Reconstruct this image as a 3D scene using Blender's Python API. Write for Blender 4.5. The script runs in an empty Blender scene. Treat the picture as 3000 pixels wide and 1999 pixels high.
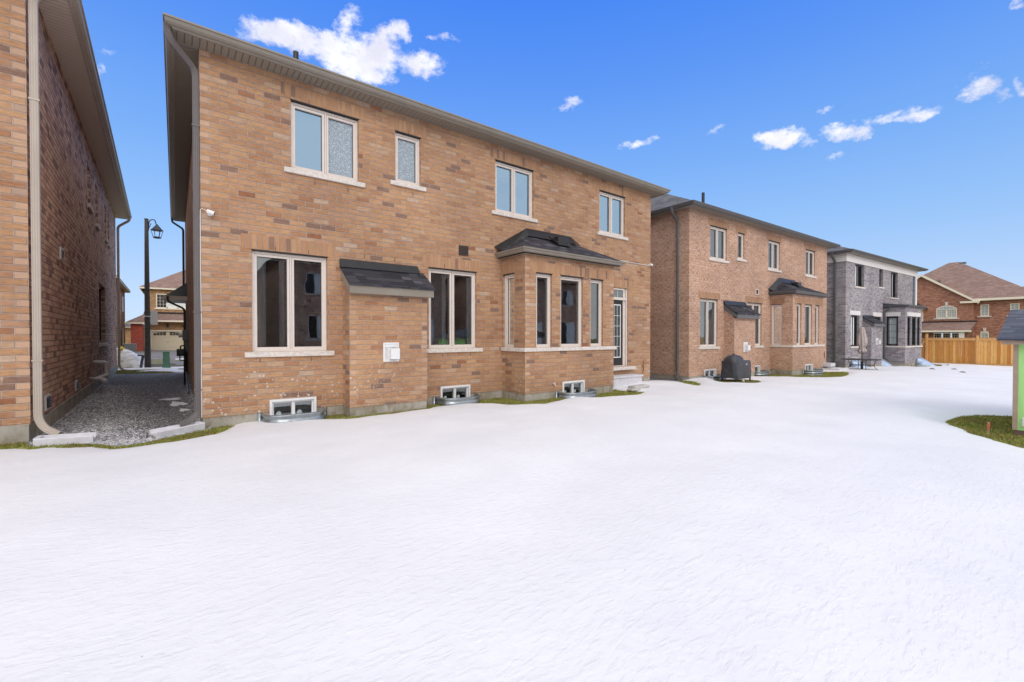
import bpy, bmesh, math, random
import numpy as np
from mathutils import Vector, Matrix
random.seed(7); np.random.seed(7)
R = math.radians
S = bpy.context.scene
COL = S.collection

# ------------------------------------------------------------------ camera
AZ = R(52.6); PITCH = R(0.64)
cam = bpy.data.cameras.new('camera'); camo = bpy.data.objects.new('camera', cam); COL.objects.link(camo)
cam.sensor_width = 36; cam.lens = 1290 / 3000 * 36; cam.clip_start = .05; cam.clip_end = 3000
camo.location = (0, 0, 0)
camo.rotation_euler = (R(90) - PITCH, 0, AZ - R(90))
S.camera = camo
S.render.resolution_x = 1024; S.render.resolution_y = 682
S.view_settings.view_transform = 'Standard'; S.view_settings.look = 'None'
S.view_settings.exposure = 0.14; S.view_settings.gamma = 1

VV = Vector((math.cos(AZ), math.sin(AZ), 0)); RR = Vector((math.sin(AZ), -math.cos(AZ), 0))
def skydir(dx, dy):
    """direction of a cloud, from its bearing in the photograph (display px)"""
    x = dx * 1.275; y = dy * 1.275
    u = (x - 1500) / 1290; w = -(y - 999.5) / 1290
    d = VV * (math.cos(PITCH) + w * math.sin(PITCH)) + RR * u
    d.z = w * math.cos(PITCH) - math.sin(PITCH)
    return d.normalized()

# ------------------------------------------------------------------ node helper
class NT:
    def __init__(s, tree): s.t = tree; s.n = tree.nodes; s.l = tree.links
    def node(s, ty, **kw):
        n = s.n.new(ty)
        for k, v in kw.items(): setattr(n, k, v)
        return n
    def put(s, sock, v):
        if v is None: return
        if isinstance(v, (int, float)): sock.default_value = v
        elif isinstance(v, (tuple, list)):
            sock.default_value = tuple(v) if len(v) == len(sock.default_value) else tuple(v) + (1,)
        elif isinstance(v, Vector): sock.default_value = v
        else: s.l.new(v, sock)
    def m(s, op, a, b=None, c=None, clamp=False):
        n = s.node('ShaderNodeMath', operation=op, use_clamp=clamp)
        s.put(n.inputs[0], a); s.put(n.inputs[1], b); s.put(n.inputs[2], c); return n.outputs[0]
    def vm(s, op, a, b=None, out=0):
        n = s.node('ShaderNodeVectorMath', operation=op)
        s.put(n.inputs[0], a); s.put(n.inputs[1], b); return n.outputs[out]
    def comb(s, x, y, z=0):
        n = s.node('ShaderNodeCombineXYZ'); s.put(n.inputs[0], x); s.put(n.inputs[1], y); s.put(n.inputs[2], z); return n.outputs[0]
    def sep(s, v):
        n = s.node('ShaderNodeSeparateXYZ'); s.put(n.inputs[0], v); return n.outputs
    def ss(s, v, a, b, lo=0., hi=1.):
        n = s.node('ShaderNodeMapRange', interpolation_type='SMOOTHSTEP')
        s.put(n.inputs[0], v); s.put(n.inputs[1], a); s.put(n.inputs[2], b); s.put(n.inputs[3], lo); s.put(n.inputs[4], hi); return n.outputs[0]
    def noise(s, v, sc=5, det=3, rough=.5, dist=0, col=False):
        n = s.node('ShaderNodeTexNoise'); s.put(n.inputs['Vector'], v); n.inputs['Scale'].default_value = sc
        n.inputs['Detail'].default_value = det; n.inputs['Roughness'].default_value = rough; n.inputs['Distortion'].default_value = dist
        return n.outputs[1 if col else 0]
    def white(s, v):
        n = s.node('ShaderNodeTexWhiteNoise', noise_dimensions='3D'); s.put(n.inputs[0], v); return n.outputs[0]
    def vor(s, v, sc=5, feat='F1', out=0, rnd=1):
        n = s.node('ShaderNodeTexVoronoi', feature=feat); s.put(n.inputs['Vector'], v); n.inputs['Scale'].default_value = sc
        n.inputs['Randomness'].default_value = rnd
        return n.outputs[out]
    def ramp(s, v, stops, interp='LINEAR'):
        n = s.node('ShaderNodeValToRGB'); s.put(n.inputs[0], v); r = n.color_ramp; r.interpolation = interp
        while len(r.elements) < len(stops): r.elements.new(.5)
        for e, (p, c) in zip(r.elements, stops): e.position = p; e.color = tuple(c) + (1,)
        return n.outputs[0]
    def mix(s, f, a, b, mode='MIX'):
        n = s.node('ShaderNodeMix', data_type='RGBA', blend_type=mode)
        s.put(n.inputs[0], f); s.put(n.inputs[6], a); s.put(n.inputs[7], b); return n.outputs[2]
    def bump(s, h, strength=.5, dist=.01, nrm=None):
        n = s.node('ShaderNodeBump'); s.put(n.inputs['Height'], h); n.inputs['Strength'].default_value = strength
        n.inputs['Distance'].default_value = dist
        if nrm is not None: s.put(n.inputs['Normal'], nrm)
        return n.outputs[0]

def lin(r, g, b, k=1.):
    f = lambda c: ((c / 255 + .055) / 1.055) ** 2.4 if c > 10 else c / 255 / 12.92
    return (f(r) * k, f(g) * k, f(b) * k)

# ------------------------------------------------------------------ world: sky + clouds
W = bpy.data.worlds.new('World'); S.world = W; W.use_nodes = True
SUN_EL = R(33); SUN_DIR = Vector((-.35, -1.0, 0)).normalized() * math.cos(SUN_EL) + Vector((0, 0, math.sin(SUN_EL)))
def world():
    t = NT(W.node_tree); t.n.clear()
    out = t.node('ShaderNodeOutputWorld'); bg = t.node('ShaderNodeBackground'); bg.inputs[1].default_value = 0.10
    t.l.new(bg.outputs[0], out.inputs[0])
    sky = t.node('ShaderNodeTexSky', sky_type='NISHITA', sun_disc=False)
    sky.sun_elevation = SUN_EL; sky.sun_rotation = math.atan2(SUN_DIR.x, SUN_DIR.y)
    sky.air_density = 1.0; sky.dust_density = .25; sky.ozone_density = 3.0
    d = t.node('ShaderNodeTexCoord').outputs['Generated']
    z = t.sep(d)[2]
    grad = t.ramp(t.m('MAXIMUM', z, 0.), [(p, lin(*c, 9.3)) for p, c in [(0., (202, 224, 252)), (.08, (190, 217, 255)), (.2, (156, 201, 255)), (.34, (124, 180, 255)), (.48, (94, 157, 255)), (.62, (62, 136, 255)), (1., (50, 118, 240))]])
    base = t.mix(.85, sky.outputs[0], grad)
    # clouds: ellipses on the sky dome roughened by noise
    n1 = t.noise(d, 8, 6, .68, col=True)
    n2 = t.noise(d, 30, 5, .6, col=True)
    o1 = t.vm('MULTIPLY', t.vm('SUBTRACT', n1, (.5, .5, .5)), (.06, .06, .05))
    o2 = t.vm('MULTIPLY', t.vm('SUBTRACT', n2, (.5, .5, .5)), (.028, .028, .028))
    dd = t.vm('ADD', t.vm('ADD', d, o1), o2)
    #   x, y, rx, ry, tilt (deg, + = right side up), density
    CL = [(655, 78, 105, 34, -12, 1.15), (760, 112, 105, 42, -16, 1.15), (850, 128, 85, 50, -5, 1.15), (805, 52, 34, 26, 30, .9),
          (905, 80, 42, 34, 20, .95), (968, 148, 46, 30, 0, .95), (865, 172, 60, 22, -18, .8), (790, 140, 80, 30, -20, 1.1), (820, 158, 95, 30, -14, 1.1), (700, 90, 90, 38, -16, 1.1),
          (1312, 238, 40, 13, 18, .62), (1468, 326, 42, 11, 8, .85), (1645, 296, 26, 10, 25, .38),
          (1795, 317, 62, 24, 4, 1.1), (1850, 334, 30, 12, 10, .6), (1950, 302, 58, 22, 8, .95), (2025, 268, 50, 13, 12, .72),
          (2108, 258, 46, 13, 20, .72), (1925, 352, 30, 10, 15, .5), (1905, 254, 36, 8, 14, .38), (2250, 205, 48, 27, 22, .85), (2235, 168, 46, 11, 25, .42),
          (2306, 224, 26, 12, 0, .55), (2352, 196, 18, 22, 0, .7), (2350, 8, 18, 18, 0, .7),
          (232, 172, 16, 20, 0, .6), (250, 118, 30, 10, 8, .42), (1008, 85, 40, 8, 5, .38)]
    acc = None
    for (x, y, rx, ry, tl, den) in CL:
        c = skydir(x, y)
        E1 = (skydir(x + 4, y) - skydir(x - 4, y)) / 8; E2 = (skydir(x, y - 4) - skydir(x, y + 4)) / 8
        g11, g22, g12 = E1.dot(E1), E2.dot(E2), E1.dot(E2); det = g11 * g22 - g12 * g12
        D1 = (E1 * g22 - E2 * g12) / det; D2 = (E2 * g11 - E1 * g12) / det
        ca, sa = math.cos(R(tl)), math.sin(R(tl))
        a = (D1 * ca + D2 * sa) / (rx * 1.2); b = (D2 * ca - D1 * sa) / (ry * 1.2)
        q = t.vm('SUBTRACT', dd, c)
        pa = t.vm('DOT_PRODUCT', q, a, 1); pb = t.vm('DOT_PRODUCT', q, b, 1)
        r2 = t.m('ADD', t.m('MULTIPLY', pa, pa), t.m('MULTIPLY', pb, pb))
        v = t.m('MULTIPLY', t.m('SUBTRACT', 1., r2, clamp=True), den if rx > 60 or ry > 26 else den * .82)
        v = t.m('MULTIPLY', v, t.m('GREATER_THAN', t.vm('DOT_PRODUCT', d, c, 1), .8))
        acc = v if acc is None else t.m('MAXIMUM', acc, v)
    wisp = t.noise(t.vm('MULTIPLY', d, (1, 1, 1.6)), 34, 7, .68)
    acc = t.m('MULTIPLY', t.m('GREATER_THAN', acc, .001), t.m('ADD', acc, t.m('MULTIPLY', t.m('SUBTRACT', wisp, .54), 2.3)))
    mask = t.ss(acc, -.05, .95)
    shade = t.mix(t.ss(t.noise(d, 16, 4, .55), .3, .7), lin(226, 226, 240, 10.0), lin(250, 250, 255, 10.4))
    col = t.mix(t.m('MULTIPLY', mask, .96), base, shade)
    # unseen bright cloud added overhead and behind as fill light, mirrored in upper windows
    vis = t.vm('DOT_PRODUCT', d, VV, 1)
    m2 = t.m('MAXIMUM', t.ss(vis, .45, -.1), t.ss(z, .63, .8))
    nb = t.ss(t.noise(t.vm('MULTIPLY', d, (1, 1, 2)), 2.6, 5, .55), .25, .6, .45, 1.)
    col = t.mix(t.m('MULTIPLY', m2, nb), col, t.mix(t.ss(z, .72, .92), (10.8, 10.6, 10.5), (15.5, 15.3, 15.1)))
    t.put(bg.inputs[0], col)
world()
sl = bpy.data.lights.new('sun', 'SUN'); sl.energy = 1.1; sl.angle = R(38); sl.color = (1, .955, .9)
so = bpy.data.objects.new('sun', sl); COL.objects.link(so)
so.rotation_euler = (-SUN_DIR).to_track_quat('-Z', 'Y').to_euler()

# ------------------------------------------------------------------ materials
MATS = {}
def new_mat(name):
    m = bpy.data.materials.new(name); m.use_nodes = True
    t = NT(m.node_tree); b = t.n['Principled BSDF']; MATS[name] = m
    return m, t, b
def uvs(t): return t.sep(t.node('ShaderNodeUVMap').outputs[0])
def obj_co(t): return t.node('ShaderNodeTexCoord').outputs['Object']

def plain(name, c, rough=.6, metal=0., var=.12, sc=6, bump=0., bsc=60, spec=None, stretch=(1, 1, 1)):
    m, t, b = new_mat(name); o = t.vm('MULTIPLY', obj_co(t), stretch)
    n = t.noise(o, sc, 5, .6)
    col = t.mix(t.ss(n, .3, .7), tuple(x * (1 - var) for x in c), tuple(min(1, x * (1 + var)) for x in c))
    t.put(b.inputs['Base Color'], col); b.inputs['Roughness'].default_value = rough; b.inputs['Metallic'].default_value = metal
    if spec is not None: b.inputs['Specular IOR Level'].default_value = spec
    if bump: t.put(b.inputs['Normal'], t.bump(t.noise(o, bsc, 4, .6), bump, .004))
    return m

def brick(name, pal, mort, L=.273, Hc=.0973, soldier=False, splat=False, pale=None, mott=None, tone=.16, seed=0., joint=.0055, blotch=None):
    m, t, b = new_mat(name); U = uvs(t); u, v = U[0], U[1]
    uv3 = t.comb(u, v, seed)
    wob = t.m('MULTIPLY', t.m('SUBTRACT', t.noise(uv3, 22, 2), .5), .006)
    if soldier: cu, cv = t.m('DIVIDE', v, .262), t.m('DIVIDE', u, .092)
    else: cu, cv = t.m('DIVIDE', u, L), t.m('DIVIDE', t.m('ADD', v, 10.), Hc)
    Lx, Ly = (.262, .092) if soldier else (L, Hc)
    row = t.m('FLOOR', cv)
    odd = t.m('MODULO', t.m('ABSOLUTE', row), 2.)
    off = 0. if soldier else t.m('MULTIPLY', odd, .5)
    jit = 0. if soldier else t.m('MULTIPLY', t.m('SUBTRACT', t.white(t.comb(row, 3., seed)), .5), .10)
    cu2 = t.m('ADD', cu, t.m('ADD', off, jit)) if not soldier else cu
    colm = t.m('FLOOR', cu2)
    fu = t.m('SUBTRACT', cu2, colm); fv = t.m('SUBTRACT', cv, row)
    du = t.m('MULTIPLY', t.m('MINIMUM', fu, t.m('SUBTRACT', 1., fu)), Lx)
    dv = t.m('MULTIPLY', t.m('MINIMUM', fv, t.m('SUBTRACT', 1., fv)), Ly)
    if soldier: du = t.m('ADD', du, .1)
    dist = t.m('ADD', t.m('MINIMUM', du, dv), wob)
    body = t.ss(dist, joint * .6, joint * 1.6)
    rnd = t.white(t.comb(colm, row, seed + 1)); rnd2 = t.white(t.comb(colm, row, seed + 5))
    c = t.ramp(rnd, pal, 'CONSTANT')
    # within-brick variation, streaked along the brick
    sv = t.comb(t.m('MULTIPLY', u, 1 if not soldier else 5), t.m('MULTIPLY', v, 5 if not soldier else 1), t.m('MULTIPLY', rnd2, 9.))
    n = t.noise(sv, 9, 5, .65)
    c = t.mix(t.ss(n, .25, .75), t.mix(1., c, (1 - tone * 1.1,) * 3, 'MULTIPLY'), t.mix(1., c, (1 + tone, 1 + tone * .9, 1 + tone * .8), 'MULTIPLY'))
    if mott:   # a darker patch inside every brick
        pn = t.noise(t.comb(t.m('MULTIPLY', u, 1.), t.m('MULTIPLY', v, 1.6), rnd2), 13, 3, .6)
        pm = t.m('MULTIPLY', t.ss(pn, .47, .6), t.ss(t.m('MINIMUM', du, t.m('MULTIPLY', dv, 2.4)), .01, .06))
        c = t.mix(t.m('MULTIPLY', pm, .75), c, mott)
    if pale and not soldier:
        endm = t.m('MULTIPLY', t.m('LESS_THAN', t.m('ABSOLUTE', u), Lx * .52), odd)
        c = t.mix(t.m('MULTIPLY', endm, .55), c, pale)
        if splat:   # header bricks at the corners of the bump and the bay
            for (cx_, zt_) in ((2.375, .84), (3.885, .84), (6.315, 1.94), (9.395, 1.94)):
                e_ = t.m('MULTIPLY', t.m('LESS_THAN', t.m('ABSOLUTE', t.m('SUBTRACT', u, cx_)), .062), t.m('MULTIPLY', odd, t.m('LESS_THAN', v, zt_)))
                c = t.mix(t.m('MULTIPLY', e_, t.m('ADD', .2, t.m('MULTIPLY', t.white(t.comb(row, cx_, 1.)), .5))), c, pale)
    # mortar smeared over some brick edges
    sm = t.m('MULTIPLY', t.ss(dist, .024, .004), t.ss(t.noise(uv3, 26, 4, .7), .46, .66))
    mc = t.mix(t.ss(t.noise(uv3, 4, 3), .3, .7), tuple(x * .86 for x in mort), mort)
    c = t.mix(t.m('MULTIPLY', sm, .55), c, mc)
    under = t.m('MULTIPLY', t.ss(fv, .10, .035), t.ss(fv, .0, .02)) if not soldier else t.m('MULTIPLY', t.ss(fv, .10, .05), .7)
    mc = t.mix(t.m('MULTIPLY', under, .6), mc, tuple(x * .38 for x in mort))  # shadow line under each brick, painted into the mortar colour
    c = t.mix(body, mc, c)
    big = t.noise(uv3, .55, 4, .6)
    c = t.mix(t.ss(big, .3, .72), t.mix(1., c, (.86, .85, .86), 'MULTIPLY'), t.mix(1., c, (1.08, 1.07, 1.05), 'MULTIPLY'))
    if blotch:  # efflorescence
        e = t.m('MULTIPLY', t.ss(t.noise(t.comb(t.m('MULTIPLY', u, .7), v, 4.), 1.6, 6, .75), .58, .72), .4)
        c = t.mix(e, c, blotch)
    if splat:
        vo = t.node('ShaderNodeTexVoronoi', feature='F1'); t.put(vo.inputs['Vector'], uv3); vo.inputs['Scale'].default_value = 19
        vo.inputs['Randomness'].default_value = 1
        sz = t.m('MULTIPLY', t.white(vo.outputs['Position']), .46)
        low = t.m('MULTIPLY', t.ss(v, -.3, -.85), t.ss(u, 4.2, 2.0))
        clump = t.ss(t.noise(uv3, 1.7, 3), .38, .62)
        sp = t.m('MULTIPLY', t.ss(t.m('SUBTRACT', vo.outputs['Distance'], sz), .02, -.03), t.m('MULTIPLY', low, clump))
        sp = t.m('MULTIPLY', sp, t.m('GREATER_THAN', t.white(t.vm('ADD', vo.outputs['Position'], (3, 3, 3))), .45))
        c = t.mix(t.m('MULTIPLY', sp, .9), c, (.74, .68, .58))
    t.put(b.inputs['Base Color'], c); b.inputs['Roughness'].default_value = .88; b.inputs['Specular IOR Level'].default_value = .25
    h = t.m('ADD', t.m('MULTIPLY', body, 1.), t.m('MULTIPLY', t.noise(uv3, 60, 4, .7), .35))
    t.put(b.inputs['Normal'], t.bump(h, 1., .012))
    return m

K = .74
tan_pal = [(0, lin(208, 162, 122, K)), (.18, lin(202, 156, 118, K)), (.36, lin(211, 167, 128, K)), (.52, lin(199, 153, 119, K)), (.66, lin(206, 162, 130, K)),
           (.78, lin(195, 147, 112, K)), (.87, lin(212, 176, 144, K)), (.91, lin(186, 136, 102, K)), (.945, lin(158, 126, 108, K)), (.975, lin(214, 184, 158, K)), (.99, lin(172, 118, 86, K))]
tan_mort = lin(224, 198, 180, K)
brick('tan_brick', tan_pal, tan_mort, splat=True, tone=.2, pale=lin(232, 198, 170, K), blotch=lin(226, 196, 172, K))
brick('tan_soldier', [(0, lin(208, 160, 120, K)), (.4, lin(201, 153, 116, K)), (.75, lin(212, 168, 128, K)), (.93, lin(166, 128, 106, K))], tan_mort, soldier=True, tone=.1)
brick('lifted_tan_brick', [(0, lin(214, 176, 152, .98)), (.3, lin(204, 164, 142, .98)), (.55, lin(220, 184, 158, .98)), (.78, lin(184, 146, 128, .98)), (.9, lin(160, 130, 120, .82))], lin(170, 144, 132, .8), seed=3., tone=.25)  # copy of the tan brick, colours lightened to offset the passage shade
k2 = .68
brick('mottled_brick', [(0, lin(226, 186, 160, .8)), (.4, lin(218, 178, 152, .8)), (.75, lin(232, 194, 170, .8))], lin(222, 188, 166, .8), L=.25, Hc=.094, mott=lin(164, 122, 98, .62), tone=.08, seed=9.)
brick('mottled_soldier', [(0, lin(210, 166, 132, k2)), (.5, lin(200, 154, 122, k2)), (.8, lin(216, 174, 140, k2))], lin(196, 158, 134, k2), soldier=True, tone=.06, seed=9.)
brick('grey_brick', [(0, lin(176, 170, 174, .82)), (.3, lin(162, 156, 160, .82)), (.6, lin(188, 182, 184, .82)), (.85, lin(148, 140, 146, .82))], lin(206, 202, 204, .82), L=.25, Hc=.094, tone=.1, seed=14.)
brick('grey_soldier', [(0, lin(238, 234, 232, .95)), (.5, lin(242, 238, 236, .95))], lin(190, 186, 186, .8), soldier=True, tone=.02, seed=14.)
brick('russet_brick', [(0, lin(184, 132, 110, 1.02)), (.35, lin(172, 120, 100, 1.02)), (.7, lin(194, 144, 120, 1.02)), (.88, lin(152, 106, 92, 1.02))], lin(182, 144, 126, .8), L=.25, Hc=.09, tone=.12, seed=21.)
brick('red_brick', [(0, lin(200, 94, 78, .9)), (.5, lin(214, 106, 88, .9))], lin(196, 130, 112, .6), L=.22, Hc=.075, tone=.08, seed=25.)
brick('buff_brick', [(0, lin(212, 172, 128, .9)), (.5, lin(198, 156, 114, .9)), (.85, lin(182, 138, 104, .9))], lin(200, 170, 140, .6), L=.22, Hc=.08, tone=.1, seed=29.)

def shingles(name, cols, row=.14, tab=.3, gap=.35):
    m, t, b = new_mat(name); U = uvs(t); u, v = U[0], U[1]
    cv = t.m('DIVIDE', t.m('ADD', v, 20.), row); r = t.m('FLOOR', cv); fv = t.m('SUBTRACT', cv, r)
    cu = t.m('ADD', t.m('DIVIDE', u, tab), t.m('MULTIPLY', t.white(t.comb(r, 1., 2.)), 3.)); cc = t.m('FLOOR', cu)
    fu = t.m('SUBTRACT', cu, cc)
    c = t.ramp(t.white(t.comb(cc, r, 4.)), cols, 'CONSTANT')
    n = t.noise(t.comb(u, v, 0.), 90, 3, .7)
    c = t.mix(t.ss(n, .3, .7), t.mix(1., c, (.72, .72, .72), 'MULTIPLY'), t.mix(1., c, (1.3, 1.3, 1.3), 'MULTIPLY'))
    edge = t.m('MULTIPLY', t.ss(fv, .0, .13, gap, 1.), 1.)
    edge = t.m('MULTIPLY', edge, t.ss(t.m('MINIMUM', fu, t.m('SUBTRACT', 1., fu)), .0, .03, .7, 1.))
    c = t.mix(1., c, t.comb(edge, edge, edge), 'MULTIPLY')
    t.put(b.inputs['Base Color'], c); b.inputs['Roughness'].default_value = .9; b.inputs['Specular IOR Level'].default_value = .2
    t.put(b.inputs['Normal'], t.bump(t.m('ADD', t.m('SUBTRACT', 1., fv), t.m('MULTIPLY', n, .3)), .5, .012))
    return m
shingles('dark_shingle', [(0, (.034, .033, .040)), (.35, (.045, .043, .052)), (.65, (.060, .057, .067)), (.88, (.10, .095, .11))], .135, .2, .25)
shingles('grey_shingle', [(0, (.10, .098, .102)), (.5, (.135, .13, .135)), (.8, (.17, .165, .165))], .16, .3)
shingles('brown_shingle', [(0, lin(164, 136, 124, .72)), (.4, lin(156, 128, 116, .72)), (.8, lin(172, 144, 132, .72))], .2, .35, .7)
shingles('shed_shingle', [(0, (.075, .085, .11)), (.4, (.095, .10, .125)), (.75, (.13, .135, .155))], .105, .26, .3)

TAUPE = lin(146, 138, 126, .9)
plain('taupe_metal', TAUPE, .35, 0, .06, 3)
plain('slate_metal', lin(104, 104, 106, .8), .35, 0, .06, 3)
plain('beige_metal', lin(206, 192, 176, .75), .4, 0, .05, 3)
plain('sand_metal', lin(196, 180, 164, .85), .4, 0, .06, 3)
plain('grey_spout', lin(120, 112, 110, .75), .4, 0, .06, 3)
plain('black_metal', (.012, .012, .013), .35, 0, .2)
plain('black_plastic', (.02, .02, .022), .45, 0, .15)
plain('cream_frame', lin(226, 214, 204, .92), .45, 0, .03)
plain('pale_trim', lin(242, 232, 210, .95), .5, 0, .04)
plain('white_trim', lin(236, 230, 226, .95), .5, 0, .04)
plain('white_vinyl', (.78, .78, .78), .35, 0, .03)
plain('black_frame', (.010, .010, .011), .4, 0, .1)
plain('gasket_and_shadow', (.015, .015, .016), .6)
plain('sill_stone', lin(232, 222, 212, .82), .85, 0, .14, 18, .9, 26)
plain('pale_concrete', lin(206, 202, 196, .8), .85, 0, .12, 8, .3, 90)
plain('white_concrete', lin(222, 220, 224, .85), .8, 0, .08, 8, .2, 90)
plain('white_paint', (.8, .8, .78), .4, 0, .03)
plain('curtain_cloth', (.78, .82, .82), .9, 0, .12, 9, stretch=(6, 6, .3))
plain('blind_cloth', (.78, .8, .79), .9, 0, .05)
plain('room_paint', (.5, .505, .48), .9, 0, .1)
plain('couch_cloth', lin(196, 190, 172, .6), .9, 0, .1)
plain('film', (.38, .42, .45), .4, 0, .1)
plain('road_asphalt', (.17, .165, .16), .9, 0, .2, 4, .3)
plain('kerb_concrete', (.42, .40, .38), .9, 0, .12, 4)
plain('driveway_wet', (.16, .15, .145), .7, 0, .4, 1.2)
plain('green_steel', lin(118, 166, 138, .95), .5, 0, .06)
plain('yellow_paint', lin(224, 192, 40, .8), .4, 0, .1)
plain('lamp_pole_concrete', lin(96, 90, 86, .7), .9, 0, .3, 14, .3, 80)
plain('parasol_cloth', lin(196, 184, 178, .8), .9, 0, .10, 7, .4, 30)
plain('bbq_cover', (.042, .044, .052), .42, 0, .3, 5, .5, 12)
plain('green_siding', lin(176, 232, 146, .98), .7, 0, .05, 3, .25, 40, stretch=(8, 8, .6))
plain('tan_trim', lin(190, 168, 150, .8), .75, 0, .08)
plain('brown_base', lin(150, 122, 112, .6), .8, 0, .1)
plain('orange_tape', (.65, .16, .10), .8, 0, .3, 30)
plain('leaf_brown', (.13, .075, .04), .9, 0, .3)
plain('vent_dark', (.045, .028, .022), .5)
plain('pvc_grey', lin(222, 218, 216, .9), .45, 0, .05)
plain('copper', (.30, .12, .06), .4, .5)
plain('treeline', (.14, .12, .11), 1, 0, .4, .2)
plain('window_dark', (.02, .022, .025), .15, 0, .3)
plain('garage_paint', lin(226, 210, 182, .8), .55, 0, .02)
plain('bubble_blue', lin(186, 206, 232, .85), .2, 0, .35, 5)
plain('galv', lin(176, 184, 188, .75), .34, .75, .14, 14, .15, 40)

def glass(name, tint=(.84, .90, .90), ior=1.75, rough=0.0, gtint=(.86, .93, .95)):
    m, t, b = new_mat(name); t.n.remove(b); out = t.n['Material Output']
    tr = t.node('ShaderNodeBsdfTransparent'); tr.inputs[0].default_value = tint + (1,)
    gl = t.node('ShaderNodeBsdfGlossy'); gl.inputs['Roughness'].default_value = rough; gl.inputs[0].default_value = gtint + (1,)
    fr = t.node('ShaderNodeFresnel'); fr.inputs[0].default_value = ior
    bmp = t.bump(t.noise(obj_co(t), 1.3, 2), .25, .01); t.put(gl.inputs['Normal'], bmp)
    mx = t.node('ShaderNodeMixShader'); t.put(mx.inputs[0], fr.outputs[0])
    t.l.new(tr.outputs[0], mx.inputs[1]); t.l.new(gl.outputs[0], mx.inputs[2]); t.l.new(mx.outputs[0], out.inputs[0])
    return m
glass('glass', (.88, .90, .90), 2.7)
glass('glass_sky', (.5, .6, .62), 6.0, gtint=(.52, .76, 1.0))  # blue sky reflection put into the tint of the glass
def frosted():
    m, t, b = new_mat('frosted_glass'); o = obj_co(t)
    v1 = t.vor(t.vm('ADD', o, t.vm('MULTIPLY', t.noise(o, 8, 3, col=True), (.25, .25, .25))), 26, 'DISTANCE_TO_EDGE')
    n = t.noise(o, 24, 5, .7, 2.)
    k = t.m('MAXIMUM', t.ss(n, .56, .72), t.m('MULTIPLY', t.ss(v1, .06, .0), .8))
    t.put(b.inputs['Base Color'], t.mix(k, (.21, .27, .32), (.78, .84, .87))); b.inputs['Roughness'].default_value = .3
    b.inputs['Specular IOR Level'].default_value = .7
frosted()
def leaded():
    m, t, b = new_mat('leaded_glass'); o = obj_co(t)
    n = t.noise(o, 30, 5, .7, 2.)
    t.put(b.inputs['Base Color'], t.mix(t.ss(n, .55, .66), (.02, .022, .02), (.30, .30, .28))); b.inputs['Roughness'].default_value = .2
leaded()
def soffit(name, c, axis):
    m, t, b = new_mat(name); q = obj_co(t); s = t.sep(q)[axis]
    f = t.m('FRACT', t.m('DIVIDE', s, .1))
    g = t.ss(t.m('ABSOLUTE', t.m('SUBTRACT', f, .5)), .40, .47)
    t.put(b.inputs['Base Color'], t.mix(g, c, tuple(x * .55 for x in c))); b.inputs['Roughness'].default_value = .5
    t.put(b.inputs['Normal'], t.bump(t.m('SUBTRACT', 1., g), .8, .01))
soffit('soffit_x', TAUPE, 0); soffit('soffit_y', TAUPE, 1)
soffit('sand_soffit_x', lin(226, 210, 196, .95), 0); soffit('sand_soffit_y', lin(226, 210, 196, .95), 1)
def foundation():
    m, t, b = new_mat('foundation_concrete'); o = obj_co(t); z = t.sep(o)[2]
    n = t.noise(o, 2.5, 6, .65); n2 = t.noise(t.vm('MULTIPLY', o, (1, 1, .5)), 7, 5, .6)
    c = t.mix(t.ss(n, .3, .7), lin(168, 158, 138, .72), lin(208, 202, 190, .72))
    c = t.mix(t.m('MULTIPLY', t.ss(n2, .48, .7), .55), c, lin(140, 112, 62, .6))
    t.put(b.inputs['Base Color'], c); b.inputs['Roughness'].default_value = .9
    t.put(b.inputs['Normal'], t.bump(t.noise(o, 40, 5, .7), .5, .006))
foundation()
def snow_mat():
    m, t, b = new_mat('snow'); o = obj_co(t)
    # wind and melt ripples running across the yard
    rot = t.node('ShaderNodeMapping'); t.put(rot.inputs[0], o); rot.inputs['Rotation'].default_value = (0, 0, R(-24)); rot.inputs['Scale'].default_value = (1., 3.0, 1.)
    n1 = t.noise(rot.outputs[0], 8.5, 5, .6, .3)
    ridge = t.m('SUBTRACT', 1., t.m('MULTIPLY', t.m('ABSOLUTE', t.m('SUBTRACT', n1, .5)), 5.), clamp=True)
    rot2 = t.node('ShaderNodeMapping'); t.put(rot2.inputs[0], t.vm('ADD', o, t.vm('MULTIPLY', t.noise(o, 3., 3, col=True), (.35, .35, .35)))); rot2.inputs['Rotation'].default_value = (0, 0, R(-20)); rot2.inputs['Scale'].default_value = (1., 2.1, 1.)
    v = t.vor(rot2.outputs[0], 13.5, 'SMOOTH_F1')
    fine = t.noise(o, 55, 4, .7)
    h = t.m('ADD', t.m('ADD', t.m('MULTIPLY', n1, 1.0), t.m('MULTIPLY', v, .38)), t.m('ADD', t.m('MULTIPLY', fine, .10), t.m('MULTIPLY', ridge, -.16)))
    t.put(b.inputs['Normal'], t.bump(h, .52, .016))
    c = t.mix(t.ss(t.noise(o, .6, 5, .6), .3, .7), (.775, .775, .80), (.83, .83, .85))
    spk = t.m('MULTIPLY', t.ss(t.vor(o, 5.5), .035, .018), t.m('GREATER_THAN', t.noise(o, 2.2, 2), .60))
    c = t.mix(t.m('MULTIPLY', spk, .6), c, (.22, .17, .10))
    t.put(b.inputs['Base Color'], c); b.inputs['Roughness'].default_value = .55; b.inputs['Specular IOR Level'].default_value = .25
    b.inputs['Subsurface Weight'].default_value = .0
snow_mat()
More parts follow.
